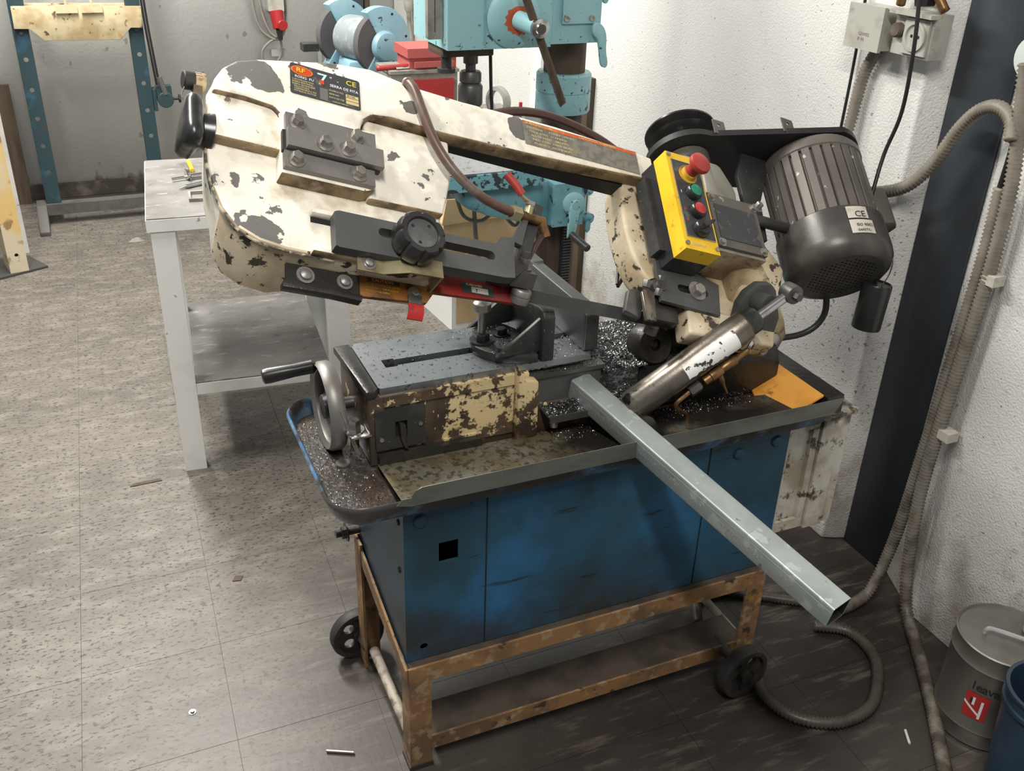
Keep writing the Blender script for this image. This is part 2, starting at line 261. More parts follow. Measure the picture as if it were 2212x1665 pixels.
# ------------------------------------------------------------------ mesh helpers
class G:
    """collects shapes in a local frame and links them as one mesh object"""
    def __init__(s, T=None): s.bm = bmesh.new(); s.T = T or Matrix()
    def _v(s, pts): return [s.bm.verts.new(s.T @ Vector(p)) for p in pts]
    def _bev(s, faces, bev, seg=2):
        if bev:
            es = {e for f in faces for e in f.edges}
            es = [e for e in es if len(e.link_faces) == 2 and e.calc_face_angle(0) > .35]
            bmesh.ops.bevel(s.bm, geom=es, offset=bev, segments=seg, affect='EDGES', profile=.5, clamp_overlap=True)
    def box(s, x0, x1, y0, y1, z0, z1, bev=0):
        v = s._v([(x, y, z) for z in (z0, z1) for y in (y0, y1) for x in (x0, x1)])
        fs = [s.bm.faces.new([v[i] for i in q]) for q in ((0, 2, 3, 1), (4, 5, 7, 6), (0, 1, 5, 4), (2, 6, 7, 3), (0, 4, 6, 2), (1, 3, 7, 5))]
        s._bev(fs, bev); return s
    def prism(s, poly, t0, t1, axis='z', bev=0, seg=2, poly2=None):
        """poly in the two other axes (x,y)/(x,z)/(y,z); poly2 = outline at t1"""
        def P(a, b, t): return {'z': (a, b, t), 'y': (a, t, b), 'x': (t, a, b)}[axis]
        A = s._v([P(a, b, t0) for a, b in poly]); B = s._v([P(a, b, t1) for a, b in (poly2 or poly)])
        n = len(poly); fs = [s.bm.faces.new(A[::-1]), s.bm.faces.new(B)]
        for i in range(n): fs.append(s.bm.faces.new((A[i], A[(i+1) % n], B[(i+1) % n], B[i])))
        bmesh.ops.recalc_face_normals(s.bm, faces=fs)
        s._bev(fs, bev, seg); return s
    def plate(s, outer, holes, t0, t1, axis='z'):
        """flat plate with through holes"""
        def P(a, b, t): return {'z': (a, b, t), 'y': (a, t, b), 'x': (t, a, b)}[axis]
        loops = []; es = []
        for lp in [outer]+list(holes):
            vs = s._v([P(a, b, t0) for a, b in lp]); loops.append(vs)
            for i in range(len(vs)): es.append(s.bm.edges.new((vs[i], vs[(i+1) % len(vs)])))
        r = bmesh.ops.triangle_fill(s.bm, edges=es, use_beauty=True)
        fs = [g for g in r['geom'] if isinstance(g, bmesh.types.BMFace)]
        r = bmesh.ops.extrude_face_region(s.bm, geom=fs)
        d = s.T.to_3x3() @ Vector(P(0, 0, t1-t0))
        vv = [g for g in r['geom'] if isinstance(g, bmesh.types.BMVert)]
        bmesh.ops.translate(s.bm, verts=vv, vec=d)
        bmesh.ops.recalc_face_normals(s.bm, faces=s.bm.faces[:])
        return s
    def lathe(s, prof, p0, ax, n=24, up=None, close=True):
        """prof = [(r, t)] along axis ax from p0"""
        a = Vector(ax).normalized(); p0 = Vector(p0)
        h = Vector((0, 0, 1)) if abs(a.z) < .9 else Vector((1, 0, 0))
        x = a.cross(h).normalized(); y = a.cross(x)
        rings = []
        for r, t in prof:
            if r < 1e-6: rings.append(s._v([p0+a*t]))
            else: rings.append(s._v([p0+a*t+(x*math.cos(2*math.pi*k/n)+y*math.sin(2*math.pi*k/n))*r for k in range(n)]))
        fs = []
        for A, B in zip(rings, rings[1:]):
            for k in range(n):
                q = [A[k % len(A)], A[(k+1) % n % len(A)], B[(k+1) % n % len(B)], B[k % len(B)]]
                u = []
                [u.append(z) for z in q if z not in u]
                if len(u) > 2:
                    try: fs.append(s.bm.faces.new(u))
                    except ValueError: pass
        for Rg in (rings[0], rings[-1]):
            if close and len(Rg) > 2: fs.append(s.bm.faces.new(Rg))
        bmesh.ops.recalc_face_normals(s.bm, faces=fs); return s
    def cyl(s, p0, p1, r, r1=None, n=20, bev=0):
        p0, p1 = Vector(p0), Vector(p1); L = (p1-p0).length; r1 = r if r1 is None else r1
        pr = [(r, 0), (r1, L)] if not bev else [(0, 0), (r-bev, 0), (r, bev), (r1, L-bev), (r1-bev, L), (0, L)]
        return s.lathe(pr, p0, p1-p0, n)
    def tube(s, path, r, n=8, sub=6, ridges=0, amp=0., caps=True):
        pts = [Vector(p) for p in path]
        if sub > 1 and len(pts) > 2:
            q = []
            for i in range(len(pts)-1):
                a, b = pts[i], pts[i+1]; z = pts[i-1] if i else a*2-b; d = pts[i+2] if i+2 < len(pts) else b*2-a
                for k in range(sub):
                    t = k/sub
                    q.append(.5*((2*a)+(b-z)*t+(2*z-5*a+4*b-d)*t*t+(3*a-z-3*b+d)*t**3))
            pts = q+[pts[-1]]
        rad = [r]*len(pts)
        if ridges:      # corrugated: resample at equal steps, alternate radius
            Ls = [0]
            for a, b in zip(pts, pts[1:]): Ls.append(Ls[-1]+(b-a).length)
            step = ridges/2; m = max(2, int(Ls[-1]/step)); out = []; j = 0
            for k in range(m+1):
                d = Ls[-1]*k/m
                while j < len(Ls)-2 and Ls[j+1] < d: j += 1
                t = (d-Ls[j])/max(1e-9, Ls[j+1]-Ls[j]); out.append(pts[j].lerp(pts[j+1], min(1, t)))
            pts = out; rad = [r+(amp if k % 2 else -amp) for k in range(len(pts))]
        tg = [(pts[min(i+1, len(pts)-1)]-pts[max(i-1, 0)]).normalized() for i in range(len(pts))]
        h = Vector((0, 0, 1)) if abs(tg[0].z) < .9 else Vector((1, 0, 0))
        x = tg[0].cross(h).normalized(); rings = []
        for p, t, rr in zip(pts, tg, rad):
            x = (x-t*x.dot(t)).normalized(); y = t.cross(x)
            rings.append(s._v([p+(x*math.cos(2*math.pi*k/n)+y*math.sin(2*math.pi*k/n))*rr for k in range(n)]))
        fs = []
        for A, B in zip(rings, rings[1:]):
            for k in range(n): fs.append(s.bm.faces.new((A[k], A[(k+1) % n], B[(k+1) % n], B[k])))
        if caps: fs += [s.bm.faces.new(rings[0][::-1]), s.bm.faces.new(rings[-1])]
        return s
    def hexb(s, p, ax, r, h, washer=True):
        p, a = Vector(p), Vector(ax).normalized()
        o = 0
        if washer: s.cyl(p, p+a*r*.22, r*1.55, n=18); o = r*.22
        s.lathe([(r, o), (r, o+h*.85), (r*.86, o+h), (0, o+h)], p, a, 6); return s
    def done(s, name, m, parent=None, label=None, cat=None, group=None, kind=None, smooth=38):
        bm = s.bm
        root = parent
        while root and root.parent: root = root.parent
        if root: bmesh.ops.translate(bm, verts=bm.verts[:], vec=-Vector(root.location))
        ca = math.radians(smooth)
        for f in bm.faces: f.smooth = True
        for e in bm.edges:
            if len(e.link_faces) == 2 and e.calc_face_angle(0) > ca: e.smooth = False
        me = bpy.data.meshes.new(name); bm.to_mesh(me); bm.free()
        me.materials.append(M[m] if isinstance(m, str) else m)
        o = bpy.data.objects.new(name, me); COL.objects.link(o)
        if parent: o.parent = parent
        tag(o, label, cat, group, kind); return o
def tag(o, label=None, cat=None, group=None, kind=None):
    if label: o['label'] = label
    if cat: o['category'] = cat
    if group: o['group'] = group
    if kind: o['kind'] = kind
    return o
def thing(name, loc, label, cat, group=None):
    o = bpy.data.objects.new(name, None); COL.objects.link(o); o.location = loc; o.empty_display_size = .05
    return tag(o, label, cat, group)
def frame(o, x, y):
    x, y = Vector(x).normalized(), Vector(y); z = x.cross(y).normalized(); y = z.cross(x)
    m = Matrix((x, y, z)).transposed().to_4x4(); m.translation = o; return m
def text(body, size, T, m, parent, thick=.0004, align='LEFT', sx=1., name='lettering'):
    c = bpy.data.curves.new('t', 'FONT'); c.body = body; c.size = size; c.extrude = thick; c.align_x = align; c.resolution_u = 2
    ob = bpy.data.objects.new('t', c); me = bpy.data.meshes.new_from_object(ob)
    root = parent
    while root and root.parent: root = root.parent
    me.transform(Matrix.Diagonal((sx, 1, 1, 1))); me.transform(T); me.transform(Matrix.Translation(-Vector(root.location)))
    bpy.data.objects.remove(ob); bpy.data.curves.remove(c)
    me.materials.clear(); me.materials.append(M[m])
    o = bpy.data.objects.new(name, me); COL.objects.link(o); o.parent = parent; return o
def circ(cx, cy, r, n=14, ry=None): return [(cx+r*math.cos(2*math.pi*k/n), cy+(ry or r)*math.sin(2*math.pi*k/n)) for k in range(n)]
def slot(x0, x1, y, r, n=7):
    return [(x1+r*math.cos(-math.pi/2+math.pi*k/n), y+r*math.sin(-math.pi/2+math.pi*k/n)) for k in range(n+1)] + \
           [(x0+r*math.cos(math.pi/2+math.pi*k/n), y+r*math.sin(math.pi/2+math.pi*k/n)) for k in range(n+1)]
def rrect(x0, x1, y0, y1, r, n=4):
    out = []
    for cx, cy, a in ((x1-r, y0+r, -90), (x1-r, y1-r, 0), (x0+r, y1-r, 90), (x0+r, y0+r, 180)):
        for k in range(n+1):
            t = math.radians(a+90*k/n); out.append((cx+r*math.cos(t), cy+r*math.sin(t)))
    return out
def smooth_poly(p, it=2):
    for _ in range(it):
        q = []
        for i in range(len(p)):
            a, b = p[i], p[(i+1) % len(p)]
            q += [(a[0]*.75+b[0]*.25, a[1]*.75+b[1]*.25), (a[0]*.25+b[0]*.75, a[1]*.25+b[1]*.75)]
        p = q
    return p

# ================================================================== the room
fl = G().box(-2.4, 1.95, -1.0, 5.6, -.08, -.0019).done('floor', 'slab', kind='structure', label='beige vinyl tiled workshop floor with dark stains', )
T0 = .2941; SH = .035
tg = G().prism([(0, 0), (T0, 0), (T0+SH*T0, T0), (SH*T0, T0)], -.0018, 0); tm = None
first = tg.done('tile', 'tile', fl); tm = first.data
first.location = (0, 0, 0)
placed = 0
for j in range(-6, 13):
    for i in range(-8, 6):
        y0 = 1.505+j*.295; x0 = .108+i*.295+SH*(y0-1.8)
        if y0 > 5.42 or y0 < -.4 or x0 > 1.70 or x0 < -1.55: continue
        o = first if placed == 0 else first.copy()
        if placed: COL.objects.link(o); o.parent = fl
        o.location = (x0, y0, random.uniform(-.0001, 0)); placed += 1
G().box(-2.6, 1.95, 5.42, 5.58, 0, 3.2).done('wall_back', 'wall', kind='structure')
wr = G().prism([(1.68, 5.419), (1.68, 1.618), (1.742, 1.59), (1.742, 1.438), (1.68, 1.284), (1.68, -1.2), (1.95, -1.2), (1.95, 5.419)], 0, 3.2, bev=.006)
wr.done('wall_right', 'wall_r', kind='structure')
G().box(1.732, 1.7415, 1.4385, 1.5895, 0, 3.2).done('trim_1', 'column', kind='structure', label='dark blue grey painted steel column face in white wall')
G().box(-2.6, 1.678, 5.395, 5.419, 0, .07, bev=.006).done('baseboard_back', 'skirt', kind='structure')

# ================================================================== wheeled frame under the saw
fr = thing('wheeled_stand', (.8, 1.5, 0), 'rusty orange angle iron stand on wheels under blue saw cabinet', 'stand')
X0, X1, Y0, Y1, ZT = .400, 1.212, 1.298, 1.648, .268
def angle_x(x0, x1, y, z, sgn, name, m='frame', flip=1):   # rail along x: a vertical web facing outwards, a horizontal flange inwards
    g = G(); g.box(x0, x1, min(y, y+sgn*.005), max(y, y+sgn*.005), z-.038, z, bev=.001); g.done(name, m, fr)
    G().box(x0+.004, x1-.004, min(y+sgn*.0055, y+sgn*.04), max(y+sgn*.0055, y+sgn*.04), z-.006, z-.001).done('flange', 'frame_dark', fr)
angle_x(X0, X1, Y0, ZT, 1, 'top_rail'); angle_x(X0, X1, Y1, ZT, -1, 'top_rail')
G().box(X1-.005, X1, Y0+.006, Y1-.006, ZT-.038, ZT, bev=.001).done('top_rail', 'frame', fr)
G().box(X1-.04, X1-.006, Y0+.045, Y1-.045, ZT-.006, ZT-.001).done('flange', 'frame_dark', fr)
# the left-hand side rail climbs towards the rear upright
g = G().box(X0-.006, X0-.001, Y0+.001, Y1-.006, ZT-.036, ZT, bev=.001)
for v in g.bm.verts: v.co.z += max(0, v.co.y-Y0)*.235
g.done('top_rail', 'frame', fr)
# lower front rail: angle with its flange on top facing inwards
G().box(X0+.04, X1-.02, Y0+.006, Y0+.011, .038, .072, bev=.001).done('lower_rail', 'frame', fr)
G().box(X0+.04, X1-.02, Y0+.0115, Y0+.095, .064, .071).done('lower_flange', 'frame_dark', fr)
def leg(x, y, sx, sy, z0, z1):
    g = G(); g.box(min(x, x+sx*.045), max(x, x+sx*.045), min(y, y+sy*.005), max(y, y+sy*.005), z0, z1, bev=.001)
    g.box(min(x, x+sx*.005), max(x, x+sx*.005), min(y+sy*.0052, y+sy*.045), max(y+sy*.0052, y+sy*.045), z0, z1, bev=.001)
    return g.done('leg', 'frame', fr)
lg = leg(X0, Y0, 1, 1, .012, ZT-.039); leg(X1, Y0, -1, 1, .055, ZT-.039); leg(X0-.007, Y1-.012, 1, -1, .012, .350); leg(X1, Y1, -1, -1, .055, ZT-.039)
G().box(X0-.002, X0+.047, Y0-.002, Y0+.047, 0, .0115, bev=.002).done('foot', 'rubber', fr)
G().box(X1-.05, X1+.002, Y1-.047, Y1+.002, 0, .054, bev=.002).done('foot', 'rubber', fr)
G().cyl((X0+.012, Y0+.05, .06), (X0+.012, Y1-.06, .06), .011, n=14).done('side_pipe', 'pipe', fr)
G().cyl((X1-.02, Y0+.045, .06), (X1-.02, Y1-.05, .06), .010, n=12).done('side_pipe', 'pipe', fr)
def wheel(c, ax, r, w):
    c, a = Vector(c), Vector(ax).normalized()
    t = G().lathe([(r*.80, -w/2), (r*.96, -w/2), (r, -w*.3), (r, w*.3), (r*.96, w/2), (r*.80, w/2), (r*.80, -w/2)], c, a, 32, close=False).done('wheel', 'rubber', fr)
    h = a.cross(Vector((0, 0, 1))).normalized(); k = a.cross(h)
    T = Matrix((h, k, a)).transposed().to_4x4(); T.translation = c
    holes = [[(x*r, y*r) for x, y in circ(.46*math.cos(q), .46*math.sin(q), .2, 14)] for q in [math.pi*(.25+.5*i) for i in range(4)]]
    G(T).plate(circ(0, 0, r*.80, 32), holes, -w*.16, w*.16).done('wheel_disc', 'wheel', t)
    g = G(T).cyl((0, 0, -w*.62), (0, 0, w*.62), r*.2, n=18)
    for q in range(4):
        q = math.pi/2*q; d = Vector((math.cos(q), math.sin(q), 0))
        g.box(-.004, .004, r*.2, r*.8, w*.16, w*.3) if q == math.pi/2 else None
    g.done('hub', 'wheel', t)
wheel((.392, Y1+.006, .062), (.10, -1, 0), .062, .026)
wheel((1.135, 1.232, .062), (.12, -1, 0), .062, .030)
G().cyl((.40, Y1-.05, .062), (.392, Y1+.02, .062), .009, n=12).done('axle', 'wheel', fr)
G().cyl((1.133, 1.21, .062), (1.14, 1.34, .062), .012, n=12).done('axle', 'wheel', fr)

# ================================================================== the band saw
SAW = thing('band_saw', (.8, 1.48, .27), 'large horizontal metal cutting band saw, chipped cream arm over blue cabinet', 'band saw')
CX0, CX1, CY0, CY1, CZ0, CZ1 = .403, 1.222, 1.318, 1.640, .269, .630
# ---- blue cabinet, its front sheet has a square hole
cab = G()
cab.plate([(CX0, CZ0), (CX1, CZ0), (CX1, CZ1), (CX0, CZ1)], [[(.468, .487), (.505, .487), (.505, .530), (.468, .530)], circ(.438, .298, .008, 10)], CY0, CY0+.004, 'y')
cab.box(CX0, CX0+.004, CY0+.004, CY1, CZ0, CZ1); cab.box(CX1-.004, CX1, CY0+.004, CY1, CZ0, CZ1)
cab.box(CX0+.004, CX1-.004, CY1-.004, CY1, CZ0, CZ1); cab.box(CX0+.004, CX1-.004, CY0+.004, CY1-.004, CZ0, CZ0+.004)
cab = cab.done('cabinet', 'blue', SAW)
for x in (.560, 1.032): G().box(x-.0012, x+.0012, CY0-.0012, CY0+.001, CZ0+.002, CZ1-.002).done('panel_seam', 'dark_hole', cab)
for x, z in ((.434, .588), (.540, .607), (1.10, .578), (1.19, .588)):
    G().lathe([(.013, 0), (.013, .002), (.011, .005), (0, .0065)], (x, CY0, z), (0, -1, 0), 20).done('rivet', 'blue', cab)
G().lathe([(.006, 0), (.006, .002), (0, .002)], (CX0, 1.345, .575), (-1, 0, 0), 10).done('rivet', 'dark_hole', cab)
G().lathe([(.006, 0), (.006, .002), (0, .002)], (CX0, 1.345, .47), (-1, 0, 0), 10).done('rivet', 'dark_hole', cab)
gb = G().cyl((.352, 1.625, .366), (.402, 1.625, .366), .008, n=14); gb.hexb((.376, 1.625, .366), (-1, 0, 0), .013, .010); gb.done('drain_bolt', 'black_oil', cab)

# ---- drip tray: floor with rounded rim, pale blue outside
def ring_path(off, r=.05): return rrect(.285-off, 1.305+off, 1.285-off, 1.668+off, r+off, 6)
tr = G()
tr.prism(ring_path(-.004), .628, .636)
tr = tr.done('drip_tray', 'tray_in', SAW)
g = G(); A, B, Cc, D = ring_path(0), ring_path(-.004), ring_path(.012), ring_path(.004)
def loft(g, loops):
    R = [g._v(l) for l in loops]; n = len(R[0])
    for P, Q in zip(R, R[1:]):
        for k in range(n): g.bm.faces.new((P[k], P[(k+1) % n], Q[(k+1) % n], Q[k]))
    return g
loft(g, [[(x, y, .628) for x, y in ring_path(-.003)], [(x, y, .640) for x, y in ring_path(.0)], [(x, y, .662) for x, y in ring_path(.004)], [(x, y, .668) for x, y in ring_path(.008)], [(x, y, .664) for x, y in ring_path(.012)], [(x, y, .657) for x, y in ring_path(.010)], [(x, y, .640) for x, y in ring_path(.004)], [(x, y, .628) for x, y in ring_path(-.003)]])
rim = g.done('tray_rim', 'tray_blue', tr, smooth=80)
# dark inner edging of the right-hand end of the tray
G().box(1.284, 1.326, 1.30, 1.655, .637, .678, bev=.006).done('end_ledge', 'black_oil', tr)
G().lathe([(.004, 0), (.013, 0), (.013, .003), (.004, .003)], (.339, 1.467, .637), (0, 0, 1), 20).done('loose_washer', 'bolt', tr)

# ---- cast base and vise bed
bs = G()
bs.prism([(.383, .637), (.875, .637), (.875, .700), (.690, .704), (.690, .775), (.383, .775)], 1.438, 1.632, 'y', bev=.004)
base = bs.done('cast_base', 'base', SAW)
G().prism([(.380, 1.436), (.395, 1.436), (.403, 1.446), (.403, 1.634), (.372, 1.634)], .775, .790, bev=.003).done('end_ledge', 'black_oil', base)
# front panel recess frame of the casting: raised border + flange rib
G().box(.41, .665, 1.4345, 1.438, .756, .776, bev=.0015).done('casting_border', 'base', base)
G().box(.50, .665, 1.4345, 1.438, .655, .668, bev=.0015).done('casting_border', 'base', base)
G().prism([(.657, .640), (.690, .640), (.700, .655), (.698, .765), (.672, .772), (.657, .800)], 1.414, 1.438, 'y', bev=.004).done('casting_rib', 'base', base)
# black switch plate low on the front
pl = G().plate(rrect(.392, .484, .672, .752, .004, 2), [[(.428, .692), (.450, .692), (.450, .726), (.428, .726)]], 1.430, 1.4375, 'y').done('switch_plate', 'iron_dark', base)
G().box(.426, .452, 1.4376, 1.439, .690, .728).done('switch_recess', 'dark_hole', pl)
G().prism([(.434, .725), (.444, .722), (.447, .705), (.445, .688), (.450, .672), (.443, .672), (.436, .692)], 1.421, 1.4365, 'y', bev=.002).done('switch_lever', 'black_oil', pl)
for x, z in ((.402, .695), (.474, .715)): G().lathe([(.004, 0), (.004, .003), (0, .003)], (x, 1.430, z), (0, -1, 0), 10).done('screw', 'bolt', pl)
# small dark plinth below the casting and corner bracket with a bright bolt
G().box(.395, .59, 1.420, 1.60, .636, .664, bev=.003).done('plinth', 'black_oil', base)
br = G().prism([(.342, 1.474), (.352, 1.437), (.388, 1.437), (.388, 1.478), (.36, 1.49)], .700, .704, bev=.001).done('corner_bracket', 'chrome', base)
G().cyl((.362, 1.463, .665), (.362, 1.463, .70), .008, n=12).done('bracket_stud', 'brass', br)
G().hexb((.362, 1.463, .7045), (0, 0, 1), .012, .019).done('bracket_bolt', 'chrome', br)
# bed plate of ground steel, split by the long T slot
bp = G(); 
bp.plate(rrect(.405, .822, 1.446, 1.634, .006, 2), [[(.440, 1.519), (.463, 1.519), (.463, 1.523), (.816, 1.523), (.816, 1.546), (.463, 1.546), (.463, 1.551), (.440, 1.551)]], .7752, .788)
bed = bp.done('bed_plate', 'steel', base)
G().box(.438, .818, 1.517, 1.553, .7753, .7765).done('slot_bottom', 'black_oil', bed)
# outfeed side: plate, ledge with chips
G().box(.700, .842, 1.443, 1.452, .701, .755, bev=.0015).done('front_plate', 'gunmetal', base)
G().box(.690, .848, 1.4385, 1.462, .756, .764, bev=.001).done('plate_edge', 'steel_dark', base)
sh = G(); sh.box(.712, .835, 1.392, 1.442, .694, .697); sh.box(.712, .835, 1.389, 1.392, .686, .700); sh = sh.done('chip_ledge', 'steel_dark', base)
for x in (.728, .822): G().cyl((x, 1.405, .67), (x, 1.405, .694), .008, n=12).done('ledge_foot', 'bolt', sh)
# right half of the base: a chip-covered deck, an opening, and the hinge block
G().prism([(.852, 1.425), (.915, 1.425), (.93, 1.452), (1.02, 1.452), (1.06, 1.44), (1.20, 1.44), (1.20, 1.64), (.84, 1.64), (.84, 1.47)], .637, .752, bev=.006).done('rear_deck', 'sludge', base)
G().box(.925, 1.03, 1.44, 1.4515, .66, .738, bev=.010).done('deck_opening', 'dark_hole', base)
hb = G().prism([(1.03, .637), (1.262, .637), (1.262, .700), (1.248, .742), (1.06, .735)], 1.430, 1.600, 'y', bev=.006).done('hinge_block', 'black_oil', base)
G().prism([(.985, .735), (1.02, .720), (1.10, .728), (1.12, .80), (1.08, .815), (1.0, .80)], 1.47, 1.545, 'y', bev=.008).done('casting_lump', 'black_oil', base)
G().lathe([(.012, .012), (.036, .012), (.042, .004), (.042, -.03)], (.965, 1.462, .775), (0, -1, .35), 20, close=False).done('hinge_ring', 'black_oil', base)
G().lathe([(.018, 0), (.018, .006), (.012, .012), (0, .014)], (.965, 1.468, .775), (0, -1, .35), 16).done('hinge_bolt', 'black_oil', base)
G().lathe([(.012, 0), (.012, .008), (.007, .008), (.006, .004), (0, .004)], (1.035, 1.428, .775), (0, -1, .1), 16).done('socket_screw', 'steel_dark', base)

# ---- vise: moving jaw, fixed jaw, screw handwheel
vj = G(); 
vj.prism(smooth_poly([(.618, 1.556), (.606, 1.535), (.612, 1.500), (.640, 1.462), (.690, 1.444), (.714, 1.444), (.714, 1.60), (.640, 1.60)], 1), .788, .806, bev=.003)
vj = vj.done('moving_jaw', 'iron_dark', SAW)
G().prism([(1.440, .789), (1.625, .789), (1.625, .852), (1.60, .862), (1.465, .890), (1.447, .888), (1.440, .876)], .714, .738, 'x', bev=.003).done('jaw_face', 'iron_dark', vj)
G().prism([(.628, .806), (.714, .806), (.714, .872)], 1.452, 1.462, 'y', bev=.0015).done('jaw_rib', 'iron_dark', vj)
G().prism([(.628, .806), (.714, .806), (.714, .872)], 1.590, 1.600, 'y', bev=.0015).done('jaw_rib', 'iron_dark', vj)
b1 = G(); b1.cyl((.630, 1.530, .806), (.630, 1.530, .868), .0075, n=14); b1.lathe([(.012, .060), (.017, .064), (.017, .078), (.012, .082), (0, .083)], (.630, 1.530, .806), (0, 0, 1), 18); b1.done('lock_bolt', 'bolt', vj)
G().hexb((.630, 1.530, .806), (0, 0, 1), .015, .014).done('lock_nut', 'iron_dark', vj)
G().hexb((.676, 1.545, .806), (0, 0, 1), .011, .011).done('jaw_bolt', 'iron_dark', vj)
G().prism([(.64, 1.475), (.69, 1.468), (.69, 1.478), (.645, 1.487)], .8062, .8072).done('arc_slot', 'dark_hole', vj)
fj = G().prism([(1.456, .789), (1.790, .789), (1.790, .868), (1.766, .880), (1.700, .880), (1.698, .874), (1.468, .874), (1.456, .862)], .808, .836, 'x', bev=.003).done('fixed_jaw', 'gunmetal', SAW)
G().box(.809, .835, 1.4535, 1.456, .792, .862).done('jaw_end', 'iron_dark', fj)
hw = G(); R0 = .083
hw.lathe([(R0-.016, .010), (R0-.005, .016), (R0, .008), (R0, -.008), (R0-.004, -.014), (R0-.014, -.012), (R0-.018, -.002), (R0-.016, .010)], (.338, 1.545, .716), (-1, 0, 0), 40, close=False)
hw = hw.done('handwheel', 'steel_plate', SAW)
G().lathe([(R0-.016, -.002), (.03, -.010), (.022, .012), (.012, .014), (0, .014)], (.338, 1.545, .716), (-1, 0, 0), 28, close=False).done('wheel_web', 'iron_dark', hw)
G().cyl((.33, 1.545, .716), (.40, 1.545, .716), .011, n=14).done('lead_screw', 'steel_dark', hw)
G().cyl((.340, 1.47, .745), (.366, 1.452, .66), .004, n=8).done('stop_rod', 'bolt', hw)
hp = Vector((.326, 1.578, .784))
G().lathe([(.008, 0), (.013, .006), (.0125, .04), (.015, .085), (.014, .094), (.009, .097), (0, .097)], hp, (-1, .12, -.12), 20).done('crank_grip', 'black_plastic', hw)

# ================================================================== the saw arm (u along the arm, v up the tilted wheel plane, w out of its face)
TH, AL = math.radians(39), math.radians(18)
E1 = Vector((math.cos(AL), 0, -math.sin(AL)))
E2 = Vector((math.sin(TH)*math.sin(AL), math.cos(TH), math.sin(TH)*math.cos(AL)))
EN = E1.cross(E2)
ARM = frame((.707, 1.43, .925), E1, E2)
def AP(u, v, w): return ARM @ Vector((u, v, w))
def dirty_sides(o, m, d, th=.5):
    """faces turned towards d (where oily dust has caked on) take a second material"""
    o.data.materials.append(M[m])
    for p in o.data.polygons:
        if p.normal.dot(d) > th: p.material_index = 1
F = [(-.597, .235), (-.599, .16), (-.595, .10), (-.586, .062), (-.573, .028), (-.550, -.002), (-.518, -.018), (-.476, -.025), (-.40, -.026), (-.30, -.026), (-.222, -.024),
     (-.212, .03), (-.212, .08), (-.196, .135), (-.186, .175), (-.184, .225), (-.186, .262), (-.186, .342), (-.25, .345), (-.333, .357), (-.40, .347), (-.479, .323), (-.525, .309), (-.562, .293), (-.584, .270)]
FB = [(a+(0 if a > -.5 else .022*min(1, max(0, (b+.02)/.08))), b+(-.012 if a < -.45 else .010 if b < 0 else 0)*(b < .05)) for a, b in F]
def inset(p, d):
    cx = sum(a for a, b in p)/len(p); cy = sum(b for a, b in p)/len(p); q = []
    for i in range(len(p)):
        a, b, c = Vector(p[i-1]), Vector(p[i]), Vector(p[(i+1) % len(p)])
        n1 = Vector((-(b-a).y, (b-a).x)).normalized(); n2 = Vector((-(c-b).y, (c-b).x)).normalized(); n = (n1+n2).normalized()
        q.append((b.x+n.x*d, b.y+n.y*d))
    return q
Fi = inset(F, .006)
arm = G(ARM)
loft(arm, [[(a, b, -.08) for a, b in FB], [(a, b, .022) for a, b in F], [(a*.5+c*.5, b*.5+d*.5, .0285) for (a, b), (c, d) in zip(F, Fi)], [(a, b, .030) for a, b in Fi]])
arm.bm.faces.new(arm._v([(a, b, .030) for a, b in Fi])); arm.bm.faces.new(arm._v([(a, b, -.08) for a, b in FB]))
bmesh.ops.remove_doubles(arm.bm, verts=arm.bm.verts[:], dist=1e-5); bmesh.ops.recalc_face_normals(arm.bm, faces=arm.bm.faces[:])
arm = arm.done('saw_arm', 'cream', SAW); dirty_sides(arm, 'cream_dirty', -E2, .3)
L3 = [(-.595, .218), (-.547, .220), (-.502, .216), (-.492, .205), (-.488, .185), (-.40, .188), (-.366, .196), (-.358, .214), (-.352, .236), (-.335, .252), (-.30, .258), (-.200, .255), (.00, .263), (.268, .281),
      (.268, .338), (.147, .344), (.04, .347), (-.061, .345), (-.157, .341), (-.25, .342), (-.333, .353), (-.40, .343), (-.479, .319), (-.525, .305), (-.560, .289), (-.581, .267), (-.594, .24)]
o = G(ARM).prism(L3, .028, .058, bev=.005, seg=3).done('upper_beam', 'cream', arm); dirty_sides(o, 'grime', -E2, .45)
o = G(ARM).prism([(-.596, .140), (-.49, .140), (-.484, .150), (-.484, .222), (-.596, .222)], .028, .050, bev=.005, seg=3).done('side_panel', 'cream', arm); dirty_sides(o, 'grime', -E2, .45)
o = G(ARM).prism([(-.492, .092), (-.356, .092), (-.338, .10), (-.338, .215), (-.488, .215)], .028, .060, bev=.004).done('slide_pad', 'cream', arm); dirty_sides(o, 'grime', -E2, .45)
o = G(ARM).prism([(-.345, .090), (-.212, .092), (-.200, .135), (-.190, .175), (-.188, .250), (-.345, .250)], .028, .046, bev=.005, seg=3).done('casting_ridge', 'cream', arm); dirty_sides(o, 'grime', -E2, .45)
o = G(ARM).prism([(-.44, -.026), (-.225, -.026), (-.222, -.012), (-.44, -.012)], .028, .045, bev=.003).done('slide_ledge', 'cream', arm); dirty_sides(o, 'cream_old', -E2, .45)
o = G(ARM).prism([(-.44, .043), (-.225, .043), (-.222, .052), (-.44, .052)], .028, .045, bev=.003).done('slide_ledge', 'cream', arm)
G(ARM).box(-.438, -.39, .034, .0425, .0301, .032).done('slide_gap', 'dark_hole', arm)
G(ARM).box(-.180, .262, .272, .325, -.005, .027).done('blade_cover', 'black_matte', arm)
